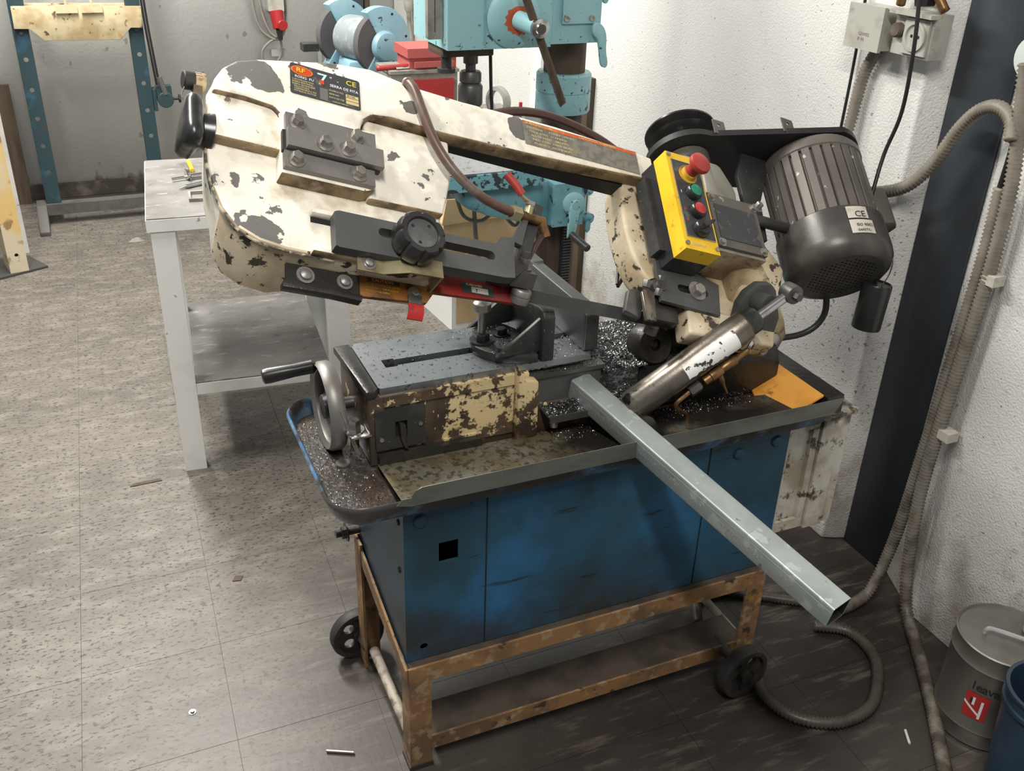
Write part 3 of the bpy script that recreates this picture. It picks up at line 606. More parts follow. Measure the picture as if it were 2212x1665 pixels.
G(ARM).prism([(-.55, .02), (-.46, -.005), (-.30, -.005), (-.2, .08), (-.2, .3), (-.5, .3), (-.56, .2)], -.105, -.081, bev=.006).done('rear_cover', 'cream_dirty', arm)
ed = [(a, b, .0262) for a, b in F[1:9]]
G(ARM).tube(ed, .0022, 6, 4).done('rim_edge', 'worn_edge', arm)
# tensioning slide
ts = G(ARM).box(-.487, -.338, .168, .202, .0605, .070, bev=.001).done('tension_slide', 'steel_plate', SAW)
G(ARM).box(-.490, -.343, .098, .128, .0605, .070, bev=.001).done('guide_plate', 'steel_plate', ts)
G(ARM).box(-.492, -.333, .129, .1675, .060, .0685).done('slide_block', 'black_matte', ts)
G(ARM).box(-.487, -.330, .131, .166, .069, .080, bev=.001).done('centre_plate', 'steel_plate', ts)
for u, v, w in ((-.470, .186, .070), (-.372, .186, .070), (-.472, .114, .070), (-.371, .114, .070), (-.429, .149, .080), (-.391, .149, .080)):
    G(ARM).hexb((u, v, w), (0, 0, 1), .0095, .011).done('bolt', 'bolt', ts)
# slotted guide carrier with its star knob
gc = G(ARM).plate([(-.412, -.024), (-.405, -.026), (-.120, -.022), (-.100, -.019), (-.096, .030), (-.090, .062), (-.118, .058), (-.130, .042), (-.225, .040), (-.405, .040), (-.412, .037)], [slot(-.333, -.142, .016, .0085)], .046, .066).done('guide_carrier', 'gunmetal', SAW)
kn = G(ARM); N = 72
kp = [((.041-.0045*max(0, math.cos(8*t))**6)*math.cos(t), (.041-.0045*max(0, math.cos(8*t))**6)*math.sin(t)) for t in [2*math.pi*k/N for k in range(N)]]
loft(kn, [[(-.284+a*.9, .004+b*.9, .067) for a, b in kp], [(-.284+a, .004+b, .073) for a, b in kp], [(-.284+a, .004+b, .100) for a, b in kp], [(-.284+a*.9, .004+b*.9, .106) for a, b in kp],
          [(-.284+.028*math.cos(2*math.pi*k/N), .004+.028*math.sin(2*math.pi*k/N), .106) for k in range(N)], [(-.284+.026*math.cos(2*math.pi*k/N), .004+.026*math.sin(2*math.pi*k/N), .102) for k in range(N)],
          [(-.284+.001*math.cos(2*math.pi*k/N), .004+.001*math.sin(2*math.pi*k/N), .1015) for k in range(N)]])
kn = kn.done('star_knob', 'black_plastic', SAW, smooth=45)
G(ARM).cyl((-.284, .004, .1018), (-.284, .004, .1026), .0255, n=32).done('knob_cap', 'dusty_black', kn)
for q in (.9, 2.6, 4.4): G(ARM).cyl((-.284+.019*math.cos(q), .004+.019*math.sin(q), .1024), (-.284+.019*math.cos(q), .004+.019*math.sin(q), .1032), .0028, n=10).done('knob_hole', 'dark_hole', kn)
# three lobed blade tension handle on the end of the arm
tp = []
for k in range(54):
    t = 2*math.pi*k/54; r = .037+.018*(.5+.5*math.cos(3*t))**1.5; tp.append((r*math.cos(t+.35), r*math.sin(t+.35)))
th = G(ARM); hu, hv, hw_ = -.618, .158, .030
loft(th, [[(hu+.014, hv+a*.5, hw_+b*.5) for a, b in tp], [(hu+.010, hv+a*.8, hw_+b*.8) for a, b in tp], [(hu+.004, hv+a, hw_+b) for a, b in tp], [(hu-.008, hv+a, hw_+b) for a, b in tp], [(hu-.015, hv+a*.86, hw_+b*.86) for a, b in tp], [(hu-.018, hv+a*.4, hw_+b*.4) for a, b in tp], [(hu-.018, hv+a*.01, hw_+b*.01) for a, b in tp]])
th = th.done('tension_handle', 'black_plastic', SAW, smooth=70)
G(ARM).cyl((-.606, hv, hw_), (-.590, hv, hw_), .026, .030, n=20).done('handle_collar', 'black_plastic', th)
G(ARM).box(-.6015, -.5985, .15, .22, -.01, .03).done('end_bracket', 'bolt', th)
lb = G(ARM).cyl((-.622, .302, -.03), (-.592, .306, -.03), .015, n=16, bev=.002).done('limit_bulb', 'black_matte', SAW)
G(ARM).cyl((-.604, .304, -.0305), (-.588, .306, -.0305), .0158, n=14).done('bulb_collar', 'cream_old', lb)
G(ARM).box(-.606, -.592, .262, .292, -.038, -.022, bev=.002).done('bulb_mount', 'hinge_brown', lb)
G(ARM).tube([(-.618, .292, -.03), (-.622, .265, -.03), (-.604, .262, -.03)], .0012, 6).done('bulb_wire', 'bolt', lb)
# lower blade guards on the head
gp = G(ARM).box(-.470, -.352, -.070, -.031, .0, .006, bev=.001).done('lower_guard', 'black_oil', SAW)
G(ARM).prism([(-.476, -.077), (-.40, -.077), (-.352, -.080), (-.350, -.069), (-.476, -.066)], -.004, .012, bev=.001).done('guard_lip', 'black_oil', gp)
for u, v, r in ((-.440, -.048, .010), (-.377, -.048, .009)):
    G(ARM).lathe([(r*1.45, 0), (r*1.45, .002), (r, .002), (r*.9, .006), (r*.45, .0085), (0, .009)], (u, v, .006), (0, 0, 1), 18).done('pan_screw', 'steel_plate', gp)
cl = G(ARM).prism([(-.352, -.066), (-.268, -.060), (-.236, -.058), (-.214, -.026), (-.352, -.028)], -.004, .004, bev=.0008).done('caution_guard', 'orange_label', SAW)
G(ARM).box(-.336, -.282, -.036, -.0295, .0042, .0048).done('caution_bar', 'black_print', cl)
text('CAUTION', .0075, ARM @ Matrix.Translation((-.331, -.0355, .0050)), 'orange_print', cl, sx=1.1)
for k, s_ in enumerate(('BEFORE OPENING THE COVER', 'DISCONNECT THE MACHINE', 'FROM POWER SUPPLY')):
    text(s_, .0048, ARM @ Matrix.Translation((-.342, -.0425-.0062*k, .0044)), 'yellow2', cl, sx=.9)
rf = G(ARM); rf.prism([(-.270, -.050), (-.246, -.050), (-.246, -.066), (-.270, -.066)], .004, .009, bev=.0006); rf = rf.done('red_flap', 'steel_dark', SAW)
loft_pts = [(-.066, .006), (-.074, .007), (-.082, .004), (-.090, -.003)]
g = G(ARM)
loft(g, [[(-.271, v, w+.002), (-.244, v, w+.002), (-.244, v, w), (-.271, v, w)] for v, w in loft_pts]); g.done('flap_tongue', 'redbright', rf)
G(ARM).hexb((-.258, -.044, .004), (0, 0, 1), .0072, .006).done('flap_bolt', 'bolt', rf)
bg = G(ARM)
prof = [(-.372, .046), (-.330, .046), (-.292, .064), (-.240, .066), (-.238, .020)]
pr2 = [(a, b+.0022) for a, b in prof[:-1]]+[(-.2358, .0682), (-.2358, .020)]
bg.prism(prof+pr2[::-1], -.048, -.018, 'y'); bg = bg.done('bent_guard', 'brass_plate', SAW)
G(ARM).lathe([(.012, 0), (.012, .0016), (.0075, .0016), (.007, .005), (.003, .0065), (0, .0065)], (-.353, -.033, .0482), (0, 0, 1), 18).done('pan_screw', 'bolt', bg)
# red finger guard by the blade
rg = G(ARM).prism([(-.236, -.036), (-.085, -.028), (-.064, -.027), (-.052, .012), (-.060, .036), (-.085, .036), (-.105, .012), (-.160, .010), (-.166, .016), (-.175, .0105), (-.184, .016), (-.190, .009), (-.214, .008)], -.004, .004, bev=.0008).done('red_guard', 'redpaint', SAW)
G(ARM).box(-.168, -.108, -.024, -.004, .0042, .0048).done('speed_label', 'label_dark', rg)
G(ARM).box(-.150, -.118, -.022, -.011, .005, .0054).done('speed_window', 'paper', rg)
text('BLADE SPEED', .0052, ARM @ Matrix.Translation((-.160, -.0095, .005)), 'gold_print', rg)
text('7', .009, ARM @ Matrix.Translation((-.143, -.0205, .0055)), 'black_print', rg)
# blade: upright band below the arm
BL = Matrix((E1, Vector((math.sin(AL), 0, math.cos(AL))), Vector((0, -1, 0)))).transposed().to_4x4(); BL.translation = (.707, 1.43, .921)
G(BL).box(-.26, .34, -.012, .012, -.0006, .0006).done('saw_blade', 'gunmetal', SAW)
# left guide: post bar, block, bearing, coolant valve
ga = G(ARM); 
PB = frame(AP(-.072, .020, .036), AP(-.020, .158, .040)-AP(-.072, .020, .036), EN)
ga = G(PB).box(-.005, .150, -.006, .008, -.012, .012, bev=.001).done('guide_post', 'iron_dark', SAW)
G(ARM).prism([(-.092, .062), (-.072, .055), (-.050, .115), (-.058, .120), (-.084, .075)], .046, .058, bev=.001).done('post_web', 'gunmetal', ga)
G(ARM).prism([(-.128, -.002), (-.09, -.008), (-.06, .018), (-.064, .042), (-.10, .036), (-.122, .014)], .012, .046, bev=.003).done('guide_bracket', 'black_oil', ga)
G(BL).box(-.088, -.042, .018, .046, -.026, .022, bev=.006).done('guide_block', 'steel_dark', ga)
G(BL).hexb((-.062, .046, -.004), (0, 1, 0), .012, .016).done('guide_bolt', 'steel_dark', ga)
G(BL).cyl((-.062, .06, -.004), (-.062, .076, -.004), .007, n=12).done('guide_stud', 'steel_dark', ga)
G(BL).lathe([(.010, .0), (.017, 0), (.018, .003), (.018, .012), (.0165, .013), (.018, .014), (.018, .022), (.016, .025), (.006, .025)], (-.058, -.010, .016), (0, 1, 0), 24).done('guide_bearing', 'steel_plate', ga)
va = G(ARM).cyl((-.090, .118, .062), (-.014, .122, .050), .009, n=14, bev=.001).done('coolant_valve', 'brass', SAW)
G(ARM).cyl((-.088, .118, .062), (-.070, .119, .059), .013, n=6).done('valve_nut', 'brass_plate', va)
G(ARM).cyl((-.052, .120, .056), (-.048, .142, .066), .008, n=12).done('valve_stem', 'brass_plate', va)
G(ARM).cyl((-.050, .140, .064), (-.049, .146, .068), .011, n=6).done('stem_nut', 'bolt', va)
G(ARM).tube([(-.049, .143, .067), (-.066, .148, .072), (-.072, .156, .074)], .004, 8, 3).done('lever_neck', 'brass_plate', va)
G(ARM).tube([(-.068, .152, .073), (-.080, .166, .076), (-.098, .184, .078)], .0075, 10, 4).done('valve_lever', 'estop', va)
G(ARM).cyl((-.020, .122, .050), (-.008, .098, .040), .010, n=12).done('valve_elbow', 'brass', va)
G(ARM).tube([(-.012, .105, .043), (-.030, .075, .034), (-.044, .045, .020), (-.042, .030, .008)], .005, 8).done('coolant_pipe', 'hose_dark', va)
hs = G(ARM).tube([(-.268, .340, .066), (-.262, .318, .076), (-.252, .275, .078), (-.232, .215, .076), (-.200, .165, .074), (-.155, .132, .070), (-.115, .120, .066), (-.088, .118, .062)], .0085, 12).done('coolant_hose', 'hose', SAW)
G(ARM).lathe([(.0085, 0), (.0105, .002), (.008, .006), (0, .007)], (-.268, .338, .066), (-.2, 1, 0), 14).done('hose_end', 'bolt', hs)
# nameplate on the head
NP = ARM @ Matrix.Translation((-.4745, .2535, .0585))
NW, NH = .119, .062
pn = G(NP).prism(rrect(0, NW, 0, NH, .004, 3), 0, .0012).done('nameplate', 'label_dark', SAW)
G(NP).prism([(.004*math.cos(t)*4.6+.0195, .049+.0095*math.sin(t)) for t in [2*math.pi*k/24 for k in range(24)]], .0012, .0016).done('logo_oval', 'orange_print', pn)
G(NP).prism([(.004*math.cos(t)*4.1+.0195, .049+.0081*math.sin(t)) for t in [2*math.pi*k/24 for k in range(24)]], .0016, .0019).done('logo_oval', 'redband_print', pn)
def npt(s_, x, y, size, m, sx=1., t=.0013): text(s_, size, NP @ Matrix.Translation((x, y, t)), m, pn, .0002, sx=sx)
npt('RF', .0095, .0452, .0125, 'yellow_print', 1.15, .002)
npt('RONG  FU', .0075, .0335, .0068, 'white_print', 1.0)
npt('7', .0440, .0320, .034, 'cyan_print', 1.1)
G(NP).box(.049, .0565, .033, .0415, .0014, .0019).done('numeral_foot', 'redband_print', pn)
npt('"', .0665, .045, .012, 'white_print'); npt('-', .079, .045, .010, 'white_print')
npt('CE', .0945, .0465, .0145, 'yellow_print', 1.05)
npt('SERRA DE FITA', .0665, .0335, .0078, 'white_print', .95)
for k, s_ in enumerate(('CAPACIDADE MAX.', 'BARRA REDONDA', 'BARRA QUADRADA', 'VELOCIDADE', 'COMPRIMENTO DA', 'POTENCIA MOTOR')):
    npt(s_, .003+(.003 if k > 2 else 0), .0275-.0046*k, .0044, 'gold_print', .95)
G(NP).box(.049, .0625, .0015, .0255, .0012, .0015).done('worn_patch', 'steel_plate', pn)
for k, s_ in enumerate(('MODELO NO.', 'SERIE NO.', 'DATA DE FAB.')): npt(s_, .0645, .0240-.0072*k, .0046, 'gold_print', .9)
npt('MADE IN TAIWAN', .070, .0022, .0036, 'gold_print', .9)
for k in range(3): G(NP).box(.0935, .1155, .0205-.0068*k, .0262-.0068*k, .0012, .0016).done('plate_field', 'gold_print', pn)
npt('RF-712N', .0955, .0218, .0042, 'black_print', .9, .0017)
# worn instruction label on the beam
L2 = ARM @ Matrix.Translation((-.034, .2835, .0585)) @ Matrix.Rotation(math.radians(.5), 4, 'Z')
pl2 = G(L2).box(0, .262, 0, .054, 0, .001).done('beam_label', 'label_grey', SAW)
G(L2).box(.002, .260, .0455, .0535, .001, .0013).done('label_band', 'label_red', pl2)
for k, (x, s_) in enumerate(((.006, 'BLADE SPEED CHART'), (.125, 'CAUTION MAX. DOWN FEED'))): text(s_, .0065, L2 @ Matrix.Translation((x, .0468, .0014)), 'gold_print', pl2)
for k in range(5): text(('MATERIAL      FT/MIN    M/MIN', 'TOOL STEEL  STAINLESS', 'ALLOY STEEL    BRONZE', 'MILD STEEL  HARD BRASS', 'PLASTICS   ALUMINIUM')[k], .0062, L2 @ Matrix.Translation((.008+.003*k, .0375-.0085*k, .0011)), 'gold_print', pl2, sx=1.25)
G(ARM).tube([(-.080, .365, .02), (-.022, .392, .02), (.042, .406, .02), (.107, .403, .02), (.171, .387, .02), (.215, .366, .02), (.25, .335, .025)], .0085, 10).done('feed_hose', 'hose_dark', arm)

# ---- drive end of the arm
dc = smooth_poly([(.205, .300), (.190, .220), (.192, .130), (.212, .070), (.255, .035), (.36, .025), (.47, .005), (.54, .05), (.575, .13), (.57, .24), (.50, .33), (.30, .345)], 2)
dh = G(ARM).prism(dc, -.030, .030, bev=.008, seg=3).done('drive_housing', 'cream_dirty', SAW)
G(ARM).prism([(.43, .02), (.53, .05), (.575, .14), (.53, .20), (.43, .20)], .02, .060, bev=.012, seg=3).done('housing_lump', 'cream_dirty', dh)
G(ARM).prism([(.285, -.050), (.50, -.045), (.52, .01), (.29, .01)], .0, .046, bev=.006, seg=3).done('housing_foot', 'cream_dirty', dh)
G(ARM).tube([(.300, .31, -.045), (.262, .300, -.042), (.240, .218, -.040), (.220, .148, -.040), (.205, .088, -.040)], .0035, 8).done('harness_cable', 'cable', dh)
G(ARM).tube([(.300, .28, -.045), (.263, .257, -.042), (.236, .152, -.042), (.221, .106, -.042), (.207, .085, -.042)], .0035, 8).done('harness_cable', 'hose_dark', dh)
G(ARM).tube([(.218, .118, -.041), (.226, .116, -.036), (.228, .108, -.036), (.220, .106, -.040)], .003, 6).done('cable_tie', 'cable', dh)
gpl = G(ARM).plate([(.222, .004), (.362, -.004), (.376, .066), (.300, .088), (.226, .092)], [slot(.276, .335, .040, .008)], .047, .055).done('guide_arm_plate', 'gunmetal', SAW)
G(ARM).box(.262, .350, .028, .052, .0455, .0468).done('slot_shadow', 'dark_hole', gpl)
G(ARM).hexb((.314, .040, .055), (0, 0, 1), .013, .011).done('bolt', 'bolt', gpl)
# right blade guide: two fingers, cheek, bolts, bearing
rgd = G(ARM).prism([(.150, -.018), (.182, -.030), (.205, .020), (.188, .035), (.168, .030)], .020, .034, bev=.003).done('right_blade_guide', 'steel_dark', SAW)
G(ARM).prism([(.182, -.040), (.206, -.040), (.214, .022), (.196, .030), (.184, .020)], .040, .050, bev=.003).done('guide_finger', 'cyl', rgd)
G(ARM).prism([(.20, -.03), (.27, -.03), (.276, .04), (.250, .072), (.218, .06)], .012, .040, bev=.006).done('guide_cheek', 'black_oil', rgd)
G(ARM).lathe([(.018, 0), (.018, .012), (.012, .014), (.011, .018), (0, .018)], (.228, .036, .040), (0, 0, 1), 18).done('guide_washer', 'steel_dark', rgd)
for u, v in ((.198, .032), (.221, .018), (.232, .048)): G(ARM).hexb((u, v, .046), (.1, .8, .5), .0085, .014, False).done('guide_bolt', 'steel_dark', rgd)
G(BL).lathe([(.006, 0), (.013, 0), (.0135, .012), (.0125, .013), (.0135, .014), (.0135, .024), (.006, .024)], (.232, -.022, .020), (0, 1, 0), 20).done('guide_bearing', 'steel_dark', rgd)
# control box
cb = G(ARM).box(.232, .312, .072, .288, .058, .098, bev=.005).done('control_box', 'black_plastic', SAW)
G(ARM).box(.218, .234, .098, .262, .050, .080, bev=.002).done('mount_bracket', 'iron_dark', cb)
G(ARM).box(.231, .313, .071, .289, .0985, .135, bev=.005).done('box_lid', 'yellow', cb)
cp = G(ARM).box(.2405, .3065, .100, .270, .1352, .1364).done('button_panel', 'label_dark', SAW)
for a in ((.239, .3075, .2705, .272), (.239, .3075, .098, .0995), (.239, .2402, .0995, .2705), (.3068, .308, .0995, .2705)): G(ARM).box(*a, .1352, .137).done('panel_edge', 'bolt', cp)
for u, v in ((.2365, .083), (.3075, .083), (.2365, .2815), (.3075, .2815)): G(ARM).lathe([(.0045, 0), (.0045, .003), (0, .0035)], (u, v, .1352), (0, 0, 1), 12).done('lid_screw', 'bolt', cp)
G(ARM).lathe([(.021, 0), (.021, .002), (.016, .002), (.015, .010), (.0125, .010)], (.274, .243, .1364), (0, 0, 1), 22, close=False).done('stop_collar', 'yellow2', cp)
G(ARM).lathe([(.0125, .0), (.0125, .022), (.014, .026), (.021, .030), (.0225, .034), (.021, .040), (.014, .0435), (0, .045)], (.274, .243, .138), (0, 0, 1), 26).done('stop_button', 'estop', cp)
for v, m in ((.199, 'green'), (.158, 'red')):
    G(ARM).lathe([(.0165, 0), (.0165, .010), (.0145, .013), (.0125, .013)], (.274, v, .1364), (0, 0, 1), 22).done('button_ring', 'black_plastic', cp)
    G(ARM).lathe([(.0122, .012), (.0122, .0145), (.010, .0158), (0, .0162)], (.274, v, .1364), (0, 0, 1), 20).done('push_button', m, cp)
G(ARM).lathe([(.0165, 0), (.0165, .012), (.0145, .015), (0, .015)], (.272, .117, .1364), (0, 0, 1), 22).done('selector_base', 'black_plastic', cp)
SW = frame(AP(.272, .117, .1514), E1*.86+E2*.5, -E1*.5+E2*.86)
G(SW).prism([(-.014, -.004), (.018, -.003), (.020, 0), (.018, .003), (-.014, .004)], 0, .014, bev=.0012).done('selector_knob', 'black_plastic', cp)
text('I', .009, ARM @ Matrix.Translation((.2475, .196, .1365)), 'white_print', cp); text('o', .012, ARM @ Matrix.Translation((.2455, .157, .1365)), 'redband_print', cp); text('o', .012, ARM @ Matrix.Translation((.2455, .133, .1365)), 'redband_print', cp)
text('BREMAS', .008, ARM @ Matrix.Translation((.2475, .081, .1352)), 'gold_print', cp, sx=1.2)
# worm gearbox and bearing housing
c1_ = (.430, -.006)
G(ARM).prism([(.31, .20), (.46, .20), (.47, .30), (.44, .36), (.34, .36), (.31, .30)], .0, .075, bev=.010).done('gearbox_neck', 'greige', SAW)
gx = G(ARM).box(.325, .452, .098, .226, .030, .118, bev=.006).done('gearbox', 'greige', SAW); dirty_sides(gx, 'cream_old', -E2, .6)
G(ARM).box(.326, .450, .104, .224, .1185, .126, bev=.003).done('gearbox_cover', 'motor', gx)
G(ARM).box(.336, .440, .122, .200, .1262, .1275).done('cover_panel', 'label_dark', gx)
for u, v in ((.334, .214), (.442, .214), (.442, .112), (.336, .112)): G(ARM).hexb((u, v, .126), (0, 0, 1), .006, .005).done('cover_bolt', 'bolt', gx)
G(ARM).lathe([(.050, 0), (.050, .05), (.036, .06), (.036, .17), (.050, .18), (.050, .202)], (c1_[0], .222, c1_[1]), (0, 1, 0), 26).done('worm_housing', 'motor', gx)
G(ARM).prism([(.36, .227), (.40, .227), (.39, .33), (.365, .33)], .0755, .095, bev=.006).done('housing_web', 'greige', gx)
G(ARM).hexb((.352, .33, .076), (0, 0, 1), .008, .008).done('housing_bolt', 'bolt', gx)
# belt guard back plate and pulley
c1, c2, ra, rb = (.430, -.006), (.700, .092), .086, .110
hull = [(c1[0]+ra*math.cos(t), c1[1]+ra*math.sin(t)) for t in [math.pi/2+math.pi*k/18 for k in range(19)]]+[(c2[0]+rb*math.cos(t), c2[1]+rb*math.sin(t)) for t in [-math.pi/2+math.pi*k/18 for k in range(19)]]
bp2 = G(ARM).prism(hull, .426, .430, 'y').done('belt_guard', 'black_matte', SAW)
g = G(ARM); hi = inset(hull, .003)
loft(g, [[(a, .430, b) for a, b in hull], [(a, .440, b) for a, b in hull], [(a, .440, b) for a, b in hi], [(a, .430, b) for a, b in hi]]); g.done('guard_flange', 'black_matte', bp2)
for u, w in ((.452, .084), (.592, .146)): G(ARM).plate([(u-.016, .432), (u+.016, .432), (u+.016, .468), (u-.016, .468)], [circ(u, .455, .0042, 10)], w, w+.003, 'z').done('guard_tab', 'motor', bp2)
rr = .078
G(ARM).lathe([(.02, 0), (rr*.80, 0), (rr*.82, .004), (rr*.70, .012), (rr*.82, .020), (rr*.86, .024), (rr*.72, .033), (rr*.90, .042), (rr*.96, .046), (rr*.80, .055), (rr, .064), (rr, .068), (rr*.9, .069), (rr*.85, .060), (.02, .058)], (c1[0], .431, c1[1]), (0, 1, 0), 40).done('stepped_pulley', 'black_plastic', bp2)
# motor
mu, mw, mr = .700, .092, .108
NF = 30; fp = []
for k in range(NF):
    t0 = 2*math.pi*k/NF; d = 2*math.pi/NF
    for f_, r_ in ((-.46, .099), (-.40, mr), (.30, mr), (.40, .099)): fp.append((mu+r_*math.cos(t0+f_*d), mw+r_*math.sin(t0+f_*d)))
mo = G(ARM).prism(fp, .232, .392, 'y').done('motor', 'motor', SAW, smooth=20)
G(ARM).lathe([(.04, .0), (.106, 0), (.110, .004), (.110, .020), (.104, .030), (.090, .036), (.04, .036)], (mu, .390, mw), (0, 1, 0), 40).done('end_bell', 'motor', mo)
cow = G(ARM).lathe([(.110, .0), (.113, .003), (.114, .070), (.112, .086), (.104, .100), (.090, .108), (.086, .108)], (mu, .234, mw), (0, -1, 0), 48, close=False).done('fan_cowl', 'motor_cowl', mo)
hl = []
for i in range(-9, 10):
    for j in range(-8, 9):
        x, y = (i+.5*(j % 2))*.0105, j*.0092
        if math.hypot(x, y) < .070: hl.append(circ(mu+x, mw+y, .0031, 6))
gr = G(ARM).plate([(mu+.0875*math.cos(2*math.pi*k/40), mw+.0875*math.sin(2*math.pi*k/40)) for k in range(40)], hl, .1262, .1282, 'y').done('fan_grille', 'motor_cowl', mo)
G(ARM).cyl((mu, .131, mw), (mu, .150, mw), .084, n=32).done('fan_shade', 'dark_hole', mo)
G(ARM).prism([(.795, .10), (.835, .085), (.858, .105), (.858, .150), (.835, .165), (.80, .15)], .250, .345, 'y', bev=.006).done('terminal_box', 'motor', mo)
G(ARM).lathe([(.007, 0), (.007, .005), (.004, .005), (.004, .010), (0, .010)], (.858, .29, .125), (1, 0, 0), 14).done('terminal_screw', 'bolt', mo)
def cowl_label(a0, v0, v1, span, lines):
    g = G(ARM); R = .1152; n = 8
    loft_ = [[(mu+R*math.cos(a0-span*k/n), v, mw+R*math.sin(a0-span*k/n)) for k in range(n+1)] for v in (v0, v1)]
    A, B = g._v(loft_[0]), g._v(loft_[1])
    for k in range(n): g.bm.faces.new((A[k], A[k+1], B[k+1], B[k]))
    lab = g.done('motor_label', 'paper', mo); am = a0-span/2
    nd = E1*math.cos(am)+EN*math.sin(am); xd = E1*math.sin(am)-EN*math.cos(am)
    for s_, dx, dv, sz in lines:
        text(s_, sz, frame(AP(mu, 0, mw)+nd*.1158+xd*dx+E2*dv, xd, E2), 'black_print', lab, .0002)
cowl_label(2.12, .198, .226, .40, [('CE', -.008, .2005, .020)])
cowl_label(2.12, .162, .194, .46, [('ISO 9002', -.014, .178, .0095), ('-SAFETY-', -.016, .166, .008)])
G(ARM).prism([(.50, .20), (.54, .20), (.55, .30), (.60, .40), (.60, .424), (.53, .424), (.50, .36)], .05, .062, bev=.002).done('motor_bracket', 'iron_dark', mo)
G(ARM).cyl((.46, .235, .075), (.62, .235, .075), .012, n=14).done('bracket_rod', 'iron_dark', mo)
G(ARM).hexb((.492, .248, .095), (0, .3, 1), .008, .012).done('bracket_bolt', 'bolt', mo)
G().tube([AP(.80, .16, .02), (1.43, 1.52, .83), (1.44, 1.52, .745), (1.40, 1.53, .70), (1.30, 1.55, .69), (1.262, 1.56, .688)], .007, 10).done('motor_cable', 'cable', mo)
# ---- hinge: arm lug, bracket of the hydraulic feed
hg = G().prism([(1.115, .800), (1.130, .905), (1.185, .928), (1.232, .862), (1.274, .785), (1.286, .748), (1.258, .692), (1.195, .705)], 1.452, 1.490, 'y', bev=.006).done('hinge_lug', 'cream_old', SAW)
G().lathe([(.020, 0), (.020, .006), (.016, .009), (0, .010)], (1.247, 1.452, .740), (0, -1, 0), 22).done('pivot_pin', 'bolt', hg)
db = G().prism([(1.098, .823), (1.104, .868), (1.118, .890), (1.145, .905), (1.174, .901), (1.188, .886), (1.207, .825), (1.190, .740), (1.123, .755)], 1.392, 1.412, 'y', bev=.004).done('feed_bracket', 'gunmetal', SAW)
G().cyl((1.145, 1.392, .870), (1.150, 1.362, .872), .020, n=18).done('bracket_boss', 'gunmetal', db)
G().lathe([(.013, 0), (.013, .004), (.009, .008), (0, .008)], (1.176, 1.392, .762), (0, -1, 0), 16).done('bracket_screw', 'bolt', db)
# ---- hydraulic feed cylinder
c0, c9 = Vector((.857, 1.352, .712)), Vector((1.175, 1.350, .892)); ax = (c9-c0).normalized()
hc = G().lathe([(.010, -.008), (.024, -.006), (.030, .004), (.030, .268), (.026, .272)], c0, ax, 30).done('feed_cylinder', 'cyl', SAW)
G().lathe([(.026, .268), (.026, .292), (.022, .298), (.012, .298)], c0, ax, 26).done('cylinder_gland', 'black_plastic', hc)
G().lathe([(.010, .292), (.010, .372)], c0, ax, 18).done('piston_rod', 'chrome', hc)
G().lathe([(.008, -.016), (.018, -.014), (.019, .0), (.018, .014), (.008, .016)], c0+ax*.378, (0, 1, 0), 20).done('rod_eye', 'steel_dark', hc)
G().hexb(c0+ax*.378+Vector((0, -.016, 0)), (0, -1, 0), .009, .012, False).done('rod_bolt', 'steel_dark', hc)
G().lathe([(.006, 0), (.020, .001), (.022, .006), (.022, .02), (.012, .024), (0, .024)], c0+ax*-.004+Vector((.014, -.026, -.022)), (0, -1, .2), 20).done('lower_pivot', 'black_oil', hc)
# peeled paper label wrapped round the cylinder front
g = G(); h1 = ax.cross(Vector((0, -1, 0))).normalized(); h2 = Vector((0, -1, 0)); n = 9; m_ = 22; rows = []
for i in range(m_+1):
    t = .118+.118*i/m_; lo = -.15+.22*random.random()*(1 if 0 < i < m_-6 else .2)-.45*(i/m_); hi_ = .95-.14*random.random()*(i < m_-5)
    if h1.z < 0: pass
    rows.append(g._v([c0+ax*t+(h2*math.cos(a)+(-h1 if h1.z < 0 else h1)*math.sin(a))*.0306 for a in [lo+(hi_-lo)*k/n for k in range(n+1)]]))
for A, B in zip(rows, rows[1:]):
    for k in range(n): g.bm.faces.new((A[k], A[k+1], B[k+1], B[k]))
g.done('peeling_label', 'peel', hc)
dv = Vector((.012, -.02, -.036))
vb = G().lathe([(.004, 0), (.009, .002), (.009, .016), (.011, .018), (.011, .040), (.008, .044), (.0095, .050), (.0095, .075), (.006, .080), (.006, .105), (0, .106)], c0+ax*.150+dv, ax, 14).done('needle_valve', 'brass', SAW)
G().lathe([(.010, 0), (.012, .003), (.012, .022), (.008, .026)], c0+ax*.118+dv, ax, 6).done('valve_union', 'steel_dark', vb)
G().lathe([(.005, 0), (.007, .006), (.006, .02), (.003, .03), (.002, .05), (0, .05)], c0+ax*.185+dv, (.45, -.25, -1), 10).done('bleed_screw', 'brass', vb)
G().tube([c0+ax*.118+dv, c0+ax*.085+dv+Vector((0, -.002, -.006)), (.985, 1.352, .672), (.985, 1.35, .652), (.965, 1.352, .640), (.935, 1.356, .640)], .0045, 8).done('oil_pipe', 'brass', vb)
G().lathe([(.012, 0), (.014, .002), (.010, .007), (0, .008)], c0+ax*.262+Vector((.012, -.014, -.034)), (.5, -.8, -.2), 14).done('gland_screw', 'chrome', hc)

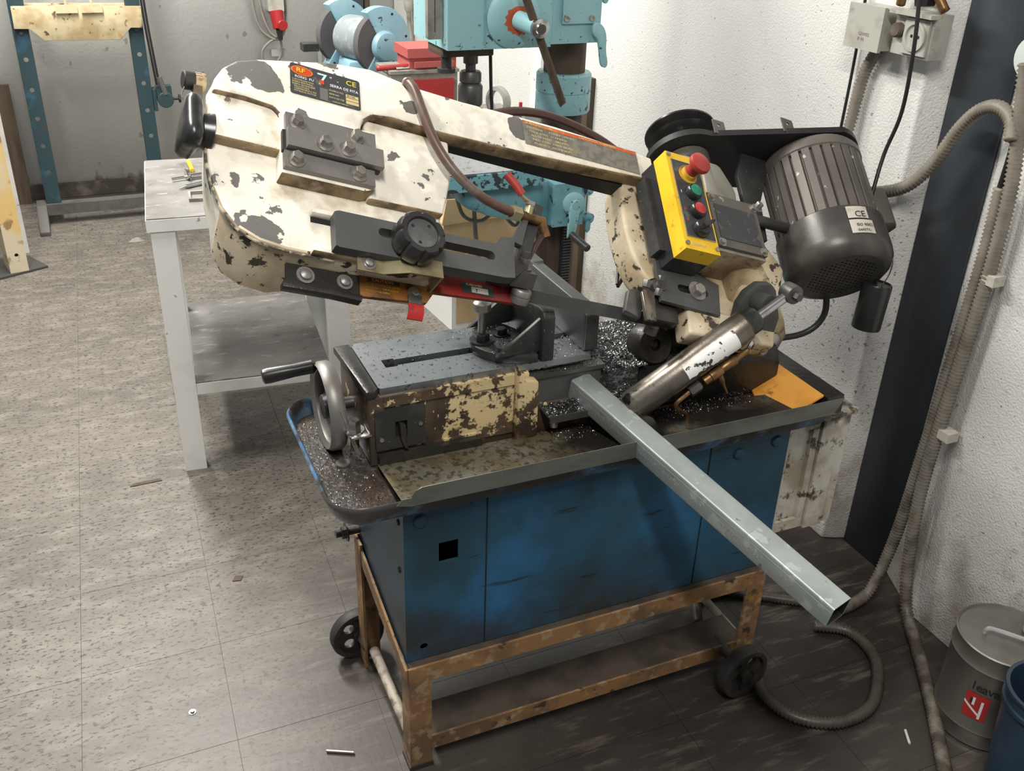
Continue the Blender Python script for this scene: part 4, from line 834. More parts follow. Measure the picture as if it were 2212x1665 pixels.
# ---- white plastic tank hung on the end of the cabinet
ct = G().box(1.250, 1.428, 1.372, 1.540, .300, .586, bev=.008).done('coolant_tank', 'whitebox', SAW)
fr_ = [(1.256, 1.342, .563, .584), (1.256, 1.342, .306, .332), (1.256, 1.268, .333, .562), (1.326, 1.342, .333, .562)]
for a, b, c, d in fr_: G().box(a, b, 1.362, 1.3715, c, d, bev=.003).done('tank_frame', 'whitebox', ct)
G().box(1.345, 1.394, 1.356, 1.3715, .304, .585, bev=.004).done('tank_rib', 'whitebox', ct)
G().box(1.399, 1.424, 1.364, 1.3715, .304, .585, bev=.004).done('tank_rib', 'whitebox', ct)
G().box(1.2235, 1.250, 1.364, 1.378, .290, .580, bev=.003).done('hinge_strip', 'hinge_brown', ct)
G().lathe([(.012, 0), (.012, .004), (.004, .004), (.003, .001), (0, .001)], (1.238, 1.363, .566), (0, -1, 0), 16).done('hinge_pin', 'motor', ct)
G().prism(rrect(1.244, 1.434, 1.352, 1.545, .01, 3), .5865, .594).done('tank_lid', 'whitebox', ct)
# ---- amber board lying in the open end of the tray
g = G().prism([(1.190, 1.31), (1.282, 1.31), (1.282, 1.50), (1.225, 1.50), (1.19, 1.40)], .637, .641)
for v in g.bm.verts: v.co.z += (v.co.x-1.19)*.42
g.done('amber_board', 'orange_board', label='amber plastic board lying in the right end of the drip tray', cat='board')

# ---- loose galvanised sheet over the front of the tray
ds = thing('drip_sheet', (.8, 1.27, .67), 'bent galvanised sheet with upturned front lip along the tray', 'metal sheet')
g = G(); 
g.prism([(.388, 1.270), (1.205, 1.270), (1.205, 1.395), (1.02, 1.428), (.392, 1.428)], .6700, .6712)
for v in g.bm.verts: v.co.z -= (v.co.y-1.27)*.155
g.done('sheet_floor', 'sheet', ds)
g = G()
g.prism([(.400, .664), (1.270, .664), (1.290, .697), (.420, .697), (.408, .692), (.402, .682)], 1.2615, 1.2632, 'y')
g.prism([(.376, .670), (.400, .664), (.402, .680), (.386, .680)], 1.2615, 1.2632, 'y')
g.done('sheet_lip', 'lip', ds)

# ---- square tube
a0, a1 = Vector((.797, 1.441, .7450)), Vector((.957, .850, .6145))
st = thing('square_tube', tuple(a0.lerp(a1, .5)), 'long galvanised square steel tube jutting out of the saw', 'steel tube')
TT = frame(a0, a1-a0, Vector((-1, 0, 0)).cross(a1-a0))
Lh = (a1-a0).length
g = G(TT); hw2 = .0225; t_ = .002
# TT: x along the tube, y = up side, z = side
def sqr(h, r): return rrect(-h, h, -h, h, r, 3)
O_, I_ = sqr(hw2, .004), sqr(hw2-t_, .002)
def ring(pts, x): return [(x, b-hw2, a) for a, b in pts]
loft(g, [ring(I_, 0), ring(O_, 0), ring(O_, Lh), ring(I_, Lh)])
bmesh.ops.remove_doubles(g.bm, verts=g.bm.verts[:], dist=1e-6); bmesh.ops.recalc_face_normals(g.bm, faces=g.bm.faces[:])
tb = g.done('tube_wall', 'galv', st)
g = loft(G(TT), [ring(sqr(hw2-t_-.0002, .002), Lh-.0005), ring(sqr(hw2-t_-.0002, .002), .0005)]); g.done('tube_bore_shade', 'iron_dark', tb)  # dark inner skin paints shade into the tube mouth, the steel is galvanised
for sgn in (-1, 1): pass
SZ = 1 if (TT.to_3x3() @ Vector((0, 0, 1))).x < 0 else -1     # side that faces left, where the print is
for k, s_ in enumerate(('EN 10219', 'S235JRH', '45x45x2,0', '0123 CE', 'GALV', 'EN 10305', 'S235', '7 0 2')):
    x = .05+.068*k
    T = TT @ Matrix.Translation((x, -hw2-.004, SZ*(hw2+.0002))) @ (Matrix() if SZ > 0 else Matrix.Rotation(math.pi, 4, 'X'))
    text(s_, .0095, T, 'strip', tb, .0001, sx=1.3)
G(TT).box(.002, Lh-.002, -.011, -.010, SZ*hw2-.0003, SZ*hw2+.0003).done('weld_seam', 'strip', st)

# ---- swarf
g = G()
def chip(x, y, z, s):
    a = random.uniform(0, 6.28); b = random.uniform(-.9, .9); d = Vector((math.cos(a)*math.cos(b), math.sin(a)*math.cos(b), math.sin(b)*.6))*s
    e = Vector((-math.sin(a), math.cos(a), random.uniform(-.8, .8)))*s*.35
    p = Vector((x, y, z)); q = p+d*.5+Vector((0, 0, s*.3))
    v = [g.bm.verts.new(k) for k in (p-e, p+e, q+e, q-e, p+d+e*.6, p+d-e*.6)]
    g.bm.faces.new(v[:4]); g.bm.faces.new((v[3], v[2], v[4], v[5]))
def scatter(n, x0, x1, y0, y1, z, s=.004, pile=0):
    for _ in range(n):
        x, y = random.uniform(x0, x1), random.uniform(y0, y1)
        h = pile*max(0, 1-abs((x-(x0+x1)/2)/(x1-x0)*2))*max(0, 1-abs((y-(y0+y1)/2)/(y1-y0)*2))
        chip(x, y, z+h*random.random(), random.uniform(.4, 1.3)*s)
scatter(6500, .84, 1.10, 1.452, 1.635, .7525, .0034, .010)
scatter(2200, .845, .935, 1.428, 1.50, .7525, .0038, .010)
scatter(1400, .715, .833, 1.394, 1.440, .6975, .0035, .020)
scatter(500, .70, .84, 1.442, 1.47, .7640, .0026)
scatter(900, .62, .82, 1.45, 1.63, .7885, .002)
scatter(200, .41, .62, 1.45, 1.62, .7885, .0016)
scatter(2200, .72, 1.18, 1.30, 1.425, .655, .0028)
scatter(700, .29, .39, 1.33, 1.64, .6365, .0024)
scatter(500, .63, .71, 1.47, 1.60, .8065, .002)
scatter(900, .83, .93, 1.38, 1.43, .70, .0034, .04)
g.done('metal_swarf', 'chips', label='glittering steel chips strewn over the saw bed and tray', cat='swarf', kind='stuff')

# ================================================================== things on and by the right wall
cp_ = thing('capacitor', (1.50, 1.453, .74), 'black motor capacitor cylinder dangling from two thin wires', 'capacitor')
G().lathe([(.030, 0), (.031, .003), (.031, .098), (.029, .102), (.027, .099), (0, .098)], (1.496, 1.45, .734), (.10, .02, 1), 28).done('can_body', 'black_plastic', cp_)
G().tube([(1.512, 1.446, .832), (1.52, 1.44, .86), (1.515, 1.44, .90), AP(.845, .255, .10)], .0015, 6).done('wire', 'bolt', cp_)
G().tube([(1.504, 1.458, .832), (1.515, 1.45, .86), (1.520, 1.45, .90), AP(.85, .26, .11)], .0015, 6).done('wire', 'cable', cp_)
jb = thing('junction_box', (1.66, 1.75, 1.30), 'square grey junction box on the wall beside the socket', 'electric box')
G().box(1.622, 1.679, 1.705, 1.808, 1.262, 1.348, bev=.006).done('box_body', 'grey_plastic', jb)
G().box(1.613, 1.6215, 1.702, 1.811, 1.259, 1.351, bev=.004).done('box_cover', 'grey_plastic', jb)
for k in range(2): text(('GEWISS', 'IP 44')[k], .010, frame((1.6128, 1.770, 1.288-.011*k), (0, -1, 0), (0, 0, 1)), 'greige', jb, .0003)
sk = thing('wall_socket', (1.66, 1.63, 1.30), 'grey surface mounted wall socket with round outlet', 'socket')
G().box(1.632, 1.679, 1.575, 1.684, 1.264, 1.352, bev=.005).done('socket_body', 'grey_plastic', sk)
G().box(1.6255, 1.6315, 1.582, 1.650, 1.270, 1.340, bev=.003).done('socket_face', 'grey_plastic', sk)
G().box(1.612, 1.631, 1.570, 1.688, 1.345, 1.353, bev=.002).done('socket_hood', 'grey_plastic', sk)
G().lathe([(.030, 0), (.030, .004), (.024, .004), (.022, -.0005), (0, -.0005)], (1.6252, 1.616, 1.306), (-1, 0, 0), 28).done('outlet_ring', 'grey_plastic', sk)
for dy in (-.0095, .0095): G().cyl((1.6250, 1.616+dy, 1.306), (1.6243, 1.616+dy, 1.306), .0032, n=10).done('outlet_hole', 'dark_hole', sk)
G().lathe([(.015, 0), (.015, .012), (.012, .016), (0, .016)], (1.631, 1.667, 1.312), (-1, 0, 0), 18).done('cable_grommet', 'hinge_brown', sk)
pg = G().prism([(1.602, 1.366), (1.632, 1.362), (1.640, 1.392), (1.626, 1.412), (1.606, 1.405)], 1.620, 1.650, 'x', bev=.004).done('black_plug', 'black_plastic', label='black plug lying on top of the wall socket', cat='plug')
G().tube([(1.65, 1.700, 1.358), (1.645, 1.69, 1.385), (1.64, 1.655, 1.40), (1.64, 1.60, 1.39), (1.648, 1.572, 1.36)], .010, 10).done('brown_cable', 'brass', label='stained cream and brown cable arching over the wall socket', cat='cable')
G().tube([(1.66, 1.750, 1.258), (1.660, 1.778, 1.20), (1.658, 1.788, 1.10), (1.650, 1.785, 1.04), (1.640, 1.755, .985), (1.640, 1.70, .957), (1.645, 1.65, .962), (1.65, 1.57, 1.000), (1.66, 1.52, 1.066), (1.66, 1.48, 1.142), (1.655, 1.437, 1.190), (1.645, 1.386, 1.210), (1.640, 1.345, 1.195), (1.63, 1.325, 1.16)], .0125, 10, 5, ridges=.0085, amp=.0022).done('flexible_conduit', 'conduit', label='grey corrugated conduit sagging from the junction box across the dark column', cat='conduit')
G().tube([(1.664, 1.345, 1.060), (1.664, 1.342, .95), (1.662, 1.342, .83), (1.662, 1.349, .65), (1.662, 1.356, .456), (1.662, 1.366, .245), (1.652, 1.372, .12), (1.615, 1.365, .035), (1.56, 1.355, .018), (1.50, 1.35, .016)], .013, 10, 5, ridges=.0085, amp=.0022).done('flexible_conduit', 'conduit', label='brownish corrugated conduit with black cable at its top, running down beside the column', cat='conduit')
G().tube([(1.648, 1.345, 1.42), (1.648, 1.333, 1.234), (1.655, 1.335, 1.14), (1.664, 1.345, 1.055)], .008, 10).done('black_cable', 'cable', label='thick black cable entering the top of the wall conduit', cat='cable')
G().tube([(1.640, 1.345, 1.30), (1.645, 1.330, 1.20), (1.650, 1.312, 1.074), (1.652, 1.308, .922), (1.652, 1.313, .775), (1.652, 1.322, .591), (1.652, 1.328, .393), (1.648, 1.318, .267), (1.648, 1.300, .13), (1.640, 1.265, .04), (1.60, 1.185, .017), (1.545, 1.10, .015), (1.475, 1.00, .015), (1.405, .905, .015), (1.36, .84, .015), (1.32, .76, .015)], .0135, 10, 5, ridges=.0088, amp=.0022).done('flexible_conduit', 'conduit', label='long pale corrugated conduit from the wall down across the floor before the can', cat='conduit')
G().tube([(1.42, 1.33, .014), (1.485, 1.285, .014), (1.488, 1.207, .014), (1.446, 1.140, .014), (1.374, 1.080, .014), (1.298, 1.066, .014), (1.236, 1.083, .014), (1.187, 1.130, .014), (1.175, 1.20, .014), (1.20, 1.26, .014)], .0125, 10, 5, ridges=.0085, amp=.0022).done('flexible_conduit', 'conduit_dark', label='dirty corrugated conduit looped on the floor under the tube end', cat='conduit')
G().tube([(1.165, 1.44, .012), (1.185, 1.477, .012), (1.218, 1.518, .012), (1.287, 1.519, .012), (1.364, 1.470, .012), (1.44, 1.42, .012), (1.50, 1.39, .012)], .0115, 10, 5, ridges=.0085, amp=.002).done('flexible_conduit', 'conduit_dark', label='dark corrugated conduit on the floor behind the stand leg', cat='conduit')
for y, z, w in ((1.335, .882, 'upper'), (1.338, .511, 'lower')):
    G().box(1.640, 1.672, y-.052, y-.022, z-.010, z+.012, bev=.003).done('conduit_clip', 'paper', label=w+' small beige clip holding the pale wall conduit', cat='clip')
G().tube([(1.668, 1.829, 1.42), (1.668, 1.826, 1.252), (1.668, 1.827, 1.116), (1.664, 1.828, 1.0), (1.62, 1.80, .93)], .0035, 8).done('thin_cable', 'cable', label='thin black cable running down left of the junction box', cat='cable')
G().tube([(1.60, 1.612, 1.45), (1.60, 1.60, 1.38), (1.602, 1.588, 1.282), (1.61, 1.592, 1.159), (1.60, 1.606, 1.066), (1.575, 1.59, .996), (1.55, 1.57, .945), AP(.835, .33, .125)], .0042, 8).done('thin_cable', 'cable', label='thin black cable passing before the socket down to the motor', cat='cable')
G().lathe([(0, 0), (.040, 0), (.043, .004), (.040, .012), (0, .018)], (1.679, 1.358, 1.305), (-1, 0, 0), 28).done('round_cover', 'pale_disc', label='pale round cover on the wall at the right edge', cat='cover')

# ---- solvent can, bottle, bucket
cn = thing('solvent_can', (1.580, .975, 0), 'grey tin solvent can with red hazard label and wire handle', 'can')
R_, cz = .098, .235
G().lathe([(0, 0), (R_-.004, 0), (R_, .004), (R_-.002, .010), (R_-.002, .036), (R_, .040), (R_-.002, .044), (R_-.002, cz-.045), (R_+.001, cz-.040), (R_-.002, cz-.035), (R_-.002, cz-.004), (R_, cz), (R_-.003, cz+.002), (R_-.006, cz-.004), (0, cz-.004)], (1.580, .975, 0), (0, 0, 1), 48).done('can_body', 'tin', cn)
hp_ = [(1.505, .985, cz-.004), (1.500, .975, cz+.014), (1.535, .955, cz+.018), (1.57, .938, cz+.016), (1.575, .930, cz-.004)]
G().tube([(1.545, 1.000, cz-.003), (1.541, .995, cz+.012), (1.550, .985, cz+.016), (1.590, .932, cz+.016), (1.598, .922, cz+.012), (1.600, .918, cz-.003)], .0045, 8, 4).done('handle', 'bottle', cn)
def can_patch(pts, m, r, name, parent=cn):
    g = G(); vs = g._v([(1.580+r*math.cos(a), .975+r*math.sin(a), z) for a, z in pts]); g.bm.faces.new(vs); return g.done(name, m, parent)
a0_ = math.radians(224)
def strip_(a, b, z0, z1, m, r, name, n=8, sk_=0.):
    g = G(); A = g._v([(1.580+r*math.cos(a+(b-a)*k/n), .975+r*math.sin(a+(b-a)*k/n), z0+sk_*k/n) for k in range(n+1)]); B = g._v([(1.580+r*math.cos(a+(b-a)*k/n), .975+r*math.sin(a+(b-a)*k/n), z1+sk_*k/n) for k in range(n+1)])
    for k in range(n): g.bm.faces.new((A[k], A[k+1], B[k+1], B[k]))
    return g.done(name, m, cn)
hz = strip_(math.radians(191), math.radians(219), .074, .138, 'red', R_-.0012, 'hazard_label')
strip_(math.radians(191), math.radians(210), .107, .113, 'white_print', R_-.0008, 'label_band', sk_=-.022)
strip_(math.radians(210), math.radians(213), .078, .124, 'white_print', R_-.0008, 'label_stroke')
strip_(math.radians(200), math.radians(203), .108, .128, 'white_print', R_-.0006, 'flame')
strip_(math.radians(197), math.radians(200), .112, .124, 'black_print', R_-.0005, 'flame')
for k, ch in enumerate('leaval'):
    an = math.radians(196+k*6.8); nd = Vector((math.cos(an), math.sin(an), 0)); xd = Vector((-math.sin(an), math.cos(an), 0))
    text(ch, .029, frame(Vector((1.580, .975, .146))+nd*(R_-.0012), xd, (0, 0, 1)), 'black_print', cn, .0003, align='CENTER')
bt = G().lathe([(0, 0), (.026, 0), (.028, .003), (.028, .045), (.022, .060), (.013, .066), (.013, .074)], (1.640, .955, cz), (0, 0, 1), 26).done('plastic_bottle', 'bottle', label='small clear plastic bottle standing on the solvent can', cat='bottle')
G().lathe([(.0155, .0), (.0155, .022), (.013, .025), (0, .025)], (1.640, .955, cz+.0745), (0, 0, 1), 20).done('bottle_cap', 'white_card', bt)
bk = thing('blue_bucket', (1.500, .800, 0), 'dark blue plastic bucket in front of the solvent can', 'bucket')
G().lathe([(0, .003), (.066, .003), (.083, .262), (.087, .264), (.087, .270), (.080, .270), (.063, .008), (0, .008)], (1.500, .800, 0), (0, 0, 1), 44).done('bucket_body', 'bucket', bk)
G().lathe([(.0795, .230), (.086, .231), (.086, .239), (.0812, .240)], (1.500, .800, 0), (0, 0, 1), 44, close=False).done('bucket_band', 'bucket', bk)

# ================================================================== pillar drill
dp = thing('pillar_drill', (1.15, 2.6, 0), 'turquoise pillar drill with grey chuck behind the saw', 'drill press')
DX, DY = 1.312, 2.60
G().prism(rrect(.80, 1.50, 2.40, 2.80, .04), 0, .07, bev=.008).done('foot_plate', 'drill_blue_dirty', dp)
co = G().cyl((DX, DY, .07), (DX, DY, 1.60), .060, n=36).done('column', 'wood', dp)
G().lathe([(.061, 0), (.077, 0), (.080, .005), (.080, .054), (.077, .056), (.077, .058), (.080, .060), (.080, .106), (.075, .112), (.061, .112)], (DX, DY, .962), (0, 0, 1), 36).done('collar', 'drill_blue', dp)
G().box(.900, 1.192, 2.45, 2.72, 1.168, 1.66, bev=.014).done('head', 'drill_blue', dp)
G().box(1.1925, 1.352, 2.475, 2.70, 1.170, 1.66, bev=.012).done('head_rear', 'drill_blue', dp)
G().box(.998, 1.004, 2.447, 2.4505, 1.18, 1.65).done('head_seam', 'drill_blue_dirty', dp)
sp_ = G().prism(rrect(.858, .898, 1.192, 1.62, .004), 2.48, 2.500, 'y').done('side_plate', 'greige', dp)
G().box(.876, .8775, 2.4792, 2.4802, 1.21, 1.45).done('plate_slot', 'dark_hole', sp_)
fd = G().lathe([(.074, 0), (.074, .006), (.066, .012), (.040, .016), (0, .016)], (1.080, 2.4505, 1.242), (0, -1, 0), 36).done('feed_disc', 'drill_blue', dp)
stt = [( .034+.009*random.random()*(k % 2))for k in range(28)]
G().prism([(1.090+stt[k]*math.cos(2*math.pi*k/28), 1.240+stt[k]*math.sin(2*math.pi*k/28)) for k in range(28)], 2.4335, 2.435, 'y').done('paint_splash', 'grease_red', fd)
G().cyl((1.090, 2.434, 1.240), (1.113, 2.36, 1.231), .0235, n=24).done('feed_hub', 'drill_blue', fd)
G().lathe([(.0245, 0), (.0245, .012), (.015, .014), (.013, .018), (0, .018)], (1.113, 2.362, 1.231), (.03, -1, -.1), 24).done('hub_cap', 'chrome', fd)
G().cyl((1.066, 2.37, 1.330), (1.196, 2.37, 1.036), .0105, n=16, bev=.001).done('feed_lever', 'wood', fd)
G().box(1.232, 1.330, 2.466, 2.4748, 1.222, 1.60, bev=.003).done('belt_cover', 'drill_blue', dp)
for x in (1.243, 1.319): G().lathe([(.008, 0), (.008, .004), (.004, .004), (0, .002)], (x, 2.466, 1.235), (0, -1, 0), 14).done('cover_screw', 'bolt', dp)
G().prism(smooth_poly([(1.322, 1.225), (1.345, 1.222), (1.362, 1.195), (1.362, 1.150), (1.372, 1.118), (1.366, 1.104), (1.352, 1.110), (1.345, 1.150), (1.338, 1.180), (1.320, 1.195)], 2), 2.452, 2.466, 'y', bev=.003).done('clamp_lever', 'drill_blue', dp)
G().prism(smooth_poly([(1.362, 1.38), (1.378, 1.38), (1.384, 1.30), (1.388, 1.272), (1.374, 1.262), (1.366, 1.30)], 2), 2.50, 2.515, 'y', bev=.003).done('clamp_lever', 'drill_blue', dp)
q_ = G().prism([(.905, 2.50), (1.05, 2.50), (1.05, 2.62), (.905, 2.62)], 1.142, 1.1675, bev=.004).done('depth_stop', 'wood', dp)
G().cyl((.922, 2.52, 1.110), (.922, 2.52, 1.142), .014, n=16).done('stop_stud', 'iron_dark', q_)
G().cyl((.922, 2.52, 1.102), (.922, 2.52, 1.113), .024, n=20).done('stop_nut', 'iron_dark', q_)
G().lathe([(.020, .17), (.020, .118), (.014, .115), (.014, .100), (.026, .098), (.030, .092), (.030, .070), (.026, .068), (.030, .064), (.034, .058), (.034, .012), (.024, -.004), (.008, -.010), (0, -.010)], (1.005, 2.555, .998), (0, 0, 1), 30).done('chuck', 'steel_dark', dp)
G().tube([(1.052, 2.53, 1.143), (1.056, 2.53, 1.05), (1.06, 2.53, .97), (1.05, 2.53, .90)], .005, 8).done('depth_rod', 'cable', dp)
tb_ = G().box(.70, 1.192, 2.455, 2.80, .790, .835, bev=.005).done('work_table', 'drill_blue_chip', dp)
G().box(.705, 1.187, 2.46, 2.795, .8352, .8385, bev=.001).done('table_top', 'steel', tb_)
G().prism([(.95, .79), (.97, .73), (1.04, .700), (1.20, .655), (1.30, .650), (1.30, .79)], 2.49, 2.68, 'y', bev=.012).done('table_arm', 'drill_blue_dirty', dp)
G().lathe([(.061, 0), (.088, 0), (.090, .005), (.090, .150), (.084, .158), (.061, .158)], (DX, DY, .645), (0, 0, 1), 32).done('arm_clamp', 'drill_blue_dirty', dp)
G().box(1.226, 1.325, 2.452, 2.53, .66, .788, bev=.012).done('crank_gearbox', 'drill_blue_dirty', dp)
ck = G().lathe([(.034, 0), (.034, .012), (.026, .016), (.016, .017), (.014, .024), (0, .025)], (1.290, 2.452, .727), (0, -1, 0), 24).done('crank_hub', 'drill_blue', dp)
G().prism([(1.272, .725), (1.306, .725), (1.296, .660), (1.290, .628), (1.268, .628), (1.268, .660)], 2.428, 2.440, 'y', bev=.003).done('crank_arm', 'drill_blue', ck)
G().cyl((1.279, 2.44, .641), (1.300, 2.36, .618), .0115, n=16, bev=.002).done('crank_grip', 'iron_dark', ck)
for z, x in ((.762, 1.338), (.675, 1.345)):
    G().lathe([(.016, 0), (.016, .02), (.008, .022), (.007, .028), (0, .028)], (x, 2.47, z), (.2, -1, 0), 16).done('clamp_nut', 'drill_blue_dirty', dp)
G().prism([(1.336, .675), (1.352, .672), (1.350, .640), (1.340, .632), (1.334, .645)], 2.445, 2.455, 'y', bev=.003).done('clamp_handle', 'drill_blue_dirty', dp)
G().box(1.300, 1.332, 2.528, 2.541, .09, .64).done('rack', 'iron_dark', dp)
for k in range(26): G().box(1.302, 1.330, 2.522, 2.5278, .40+.0092*k, .4048+.0092*k).done('rack_tooth', 'steel_dark', dp)

# ---- bits on the wall behind the drill
G().box(1.655, 1.679, 3.08, 3.15, 0, .945, bev=.002).done('wooden_batten', 'wood', label='dark wooden batten standing against the wall behind the drill column', cat='batten')
G().box(1.665, 1.679, 3.50, 3.585, 0, 1.6, bev=.002).done('white_board', 'table_white', label='narrow white board upright on the wall behind the drill', cat='board')
sf = G().box(1.50, 1.679, 3.30, 3.92, .660, .685, bev=.002).done('wall_shelf', 'greige', label='narrow grey shelf on the wall behind the saw arm', cat='shelf')
cv = thing('machine_vise', (1.6, 3.46, .685), 'small steel machine vise with red clamp on the wall shelf', 'vise')
G().box(1.55, 1.66, 3.40, 3.52, .685, .725, bev=.004).done('vise_body', 'steel_dark', cv); G().box(1.56, 1.65, 3.40, 3.43, .7255, .765, bev=.003).done('vise_jaw', 'strip', cv)
G().cyl((1.60, 3.53, .70), (1.60, 3.53, .775), .007, n=10).done('vise_handle', 'red', cv)
G().lathe([(.045, 0), (.06, .004), (.06, .030), (.045, .034), (.040, .017), (.045, 0)], (1.59, 3.70, .745), (-1, -.4, 0), 26, close=False).done('steel_ring', 'strip', label='thick steel ring leaning on the wall shelf', cat='ring')

# ---- cartons
W1 = Matrix.Translation((1.195, 3.205, 0)) @ Matrix.Rotation(math.radians(5), 4, 'Z')
wc = thing('white_carton', (1.30, 3.3, 0), 'low white carton with brown front standing on the floor', 'carton')
G(W1).box(0, .40, 0, .26, 0, .175, bev=.002).done('carton_body', 'white_card', wc)
G(W1).box(.018, .40, -.003, -.0005, .026, .172).done('carton_panel', 'cardboard', wc)
bc = thing('cardboard_box', (1.32, 3.4, .18), 'open brown cardboard box on the white carton', 'carton')
G(W1).box(-.02, .38, .03, .25, .1765, .42, bev=.002).done('box_body', 'cardboard', bc)
g = G(W1).prism([(-.03, .42), (.36, .42), (.35, .492), (-.01, .515)], .022, .027, 'y'); g.done('box_flap', 'cardboard', bc)
g = G(W1).prism([(.0, .30), (.22, .235), (.38, .26), (.38, .30)], .010, .014, 'y'); g.done('box_flap', 'cardboard', bc)
G().tube([(1.06, 2.66, .72), (1.07, 2.66, .58), (1.09, 2.66, .46), (1.10, 2.66, .36)], .007, 8).done('table_cord', 'greige', dp)
G().tube([(1.00, 2.66, .73), (1.03, 2.66, .65), (1.09, 2.66, .63), (1.15, 2.66, .67), (1.18, 2.67, .62), (1.21, 2.67, .60), (1.23, 2.67, .66)], .006, 8).done('table_cord', 'greige', dp)

# ---- red drawer cabinet, red case, grinder
rc = thing('drawer_cabinet', (1.24, 3.78, 0), 'grey and red drawer cabinet behind the saw arm', 'cabinet')
G().box(1.105, 1.370, 3.62, 3.80, 0, .885, bev=.003).done('cabinet_body', 'greige', rc)
for z0, z1 in ((.775, .862), (.655, .765), (.535, .645), (.415, .525)): G().box(1.150, 1.352, 3.610, 3.6195, z0, z1, bev=.002).done('drawer', 'toolred', rc)
G().box(1.100, 1.375, 3.612, 3.805, .8855, .897, bev=.003).done('cabinet_top', 'greige', rc)
for x in (1.112, 1.128): G().box(x, x+.006, 3.613, 3.6198, .70, .86).done('vent_slot', 'dark_hole', rc)
rk = thing('red_case', (1.28, 3.72, .90), 'faded red plastic case lying on the drawer cabinet', 'case')
G().box(1.185, 1.372, 3.64, 3.79, .8975, .938, bev=.006).done('case_body', 'toolred2', rk); G().box(1.175, 1.375, 3.63, 3.80, .9385, .972, bev=.008).done('case_lid', 'toolred2', rk)
G().box(1.20, 1.355, 3.618, 3.6295, .905, .925, bev=.004).done('case_handle', 'toolred2', rk)
G().tube([(1.185, 3.66, .905), (1.14, 3.655, .905), (1.11, 3.65, .905), (1.06, 3.645, .904)], .010, 10).done('red_lever', 'estop', label='worn red lever bar sticking out left of the red case', cat='lever')
for k, (x, y) in enumerate(((1.13, 3.636), (1.15, 3.645))): G().cyl((x, y, .9025), (x+.06, y+.01, .9025), .005, n=10).done('drill_bit', 'chrome', label='short bright drill bit on the drawer cabinet, '+('front one' if k == 0 else 'rear one'), cat='drill bit')
gw = thing('bench_grinder', (1.17, 4.1, 0), 'sky blue bench grinder with grey stones on a pedestal', 'grinder')
ga_ = Vector((-.34, .94, 0)).normalized(); gc0 = Vector((1.175, 4.0, .935))
gh = ga_.cross(Vector((0, 0, 1))).normalized()     # points right of the axis
def GT(d): return Matrix.Translation(gc0+ga_*d) @ Matrix((gh, Vector((0, 0, 1)), -ga_)).transposed().to_4x4()
def guard(d, r):
    pts = [(0, 0)]+[(r*math.cos(t), r*math.sin(t)) for t in [math.radians(-128+248*k/36) for k in range(37)]]
    c = G(GT(d)).prism(pts, -.022, .022, bev=.003).done('wheel_guard', 'grinder_blue', gw)
    G(GT(d)).lathe([(.060, .022), (.060, .034), (.052, .046), (.030, .052), (0, .053)], (.006, -.008, 0), (0, 0, 1), 32).done('guard_dome', 'grinder_blue', c)
    for t in (65, 10, -118): G(GT(d)).cyl((r*.86*math.cos(math.radians(t)), r*.86*math.sin(math.radians(t)), .022), (r*.86*math.cos(math.radians(t)), r*.86*math.sin(math.radians(t)), .024), .005, n=10).done('guard_hole', 'dark_hole', c)
    G(GT(d)).cyl((0, 0, -.016), (0, 0, .016), r*.82, n=36).done('grindstone', 'grindstone', c)
guard(0, .142); guard(.265, .142)
G(GT(0)).lathe([(.075, -.215), (.088, -.20), (.09, -.12), (.088, -.055), (.07, -.032)], (0, 0, 0), (0, 0, 1), 32).done('grinder_motor', 'grinder_body', gw)
pd = gc0+ga_*.13
G().prism([(pd.x-.09, .79), (pd.x+.09, .79), (pd.x+.07, .86), (pd.x-.07, .86)], pd.y-.08, pd.y+.08, 'y', bev=.008).done('grinder_foot', 'grinder_blue', gw)
G().cyl((pd.x, pd.y, .02), (pd.x, pd.y, .79), .05, n=24).done('pedestal', 'grinder_blue', gw); G().cyl((pd.x, pd.y, 0), (pd.x, pd.y, .02), .14, n=32).done('pedestal_base', 'grinder_blue', gw)
p_ = gc0+ga_*.26-gh*.16
G().box(p_.x-.035, p_.x+.03, p_.y-.03, p_.y+.03, .885, .915, bev=.004).done('tool_rest', 'iron_dark', gw)

# ================================================================== back wall
G().box(1.375, 1.412, 5.37, 5.394, 0, 2.6, bev=.002).done('upright_channel', 'table_white', label='white upright channel standing by the back wall', cat='channel')
G().box(1.420, 1.492, 5.35, 5.394, 0, 2.6, bev=.002).done('upright_channel', 'column', label='dark blue grey upright post by the back wall corner', cat='post')
G().box(1.500, 1.530, 5.36, 5.394, 0, 2.6, bev=.002).done('upright_plank', 'wood', label='brown upright plank right of the dark post', cat='plank')
DB = frame((1.02, 5.30, .004), (.385, .02, .93), (0, -1, 0))
G(DB).box(0, 1.02, -.004, .004, -.018, .018).done('steel_bar', 'seat_grey', label='grey steel angle bar leaning against the white channel', cat='steel bar')
G().box(1.245, 1.262, 5.39, 5.419, .55, .70, bev=.002).done('wall_bracket', 'seat_grey', label='short grey bracket on the back wall beside the leaning bar', cat='bracket')
cs = thing('industrial_socket', (1.03, 5.4, .9), 'grey and red industrial plug socket on the back wall', 'socket')
G().box(.995, 1.075, 5.36, 5.419, .885, 1.06, bev=.006).done('socket_body', 'grey_plastic', cs)
G().cyl((1.035, 5.37, .886), (1.040, 5.35, .80), .034, .030, n=24, bev=.003).done('red_plug', 'red_socket', cs)
G().lathe([(.026, 0), (.028, .004), (.028, .024), (.024, .028), (0, .028)], (1.05, 5.35, .822), (.2, -1, -.1), 24).done('plug_cap', 'red_socket', cs)
G().cyl((1.040, 5.35, .80), (1.045, 5.36, .745), .018, .012, n=16).done('plug_gland', 'iron_dark', cs)
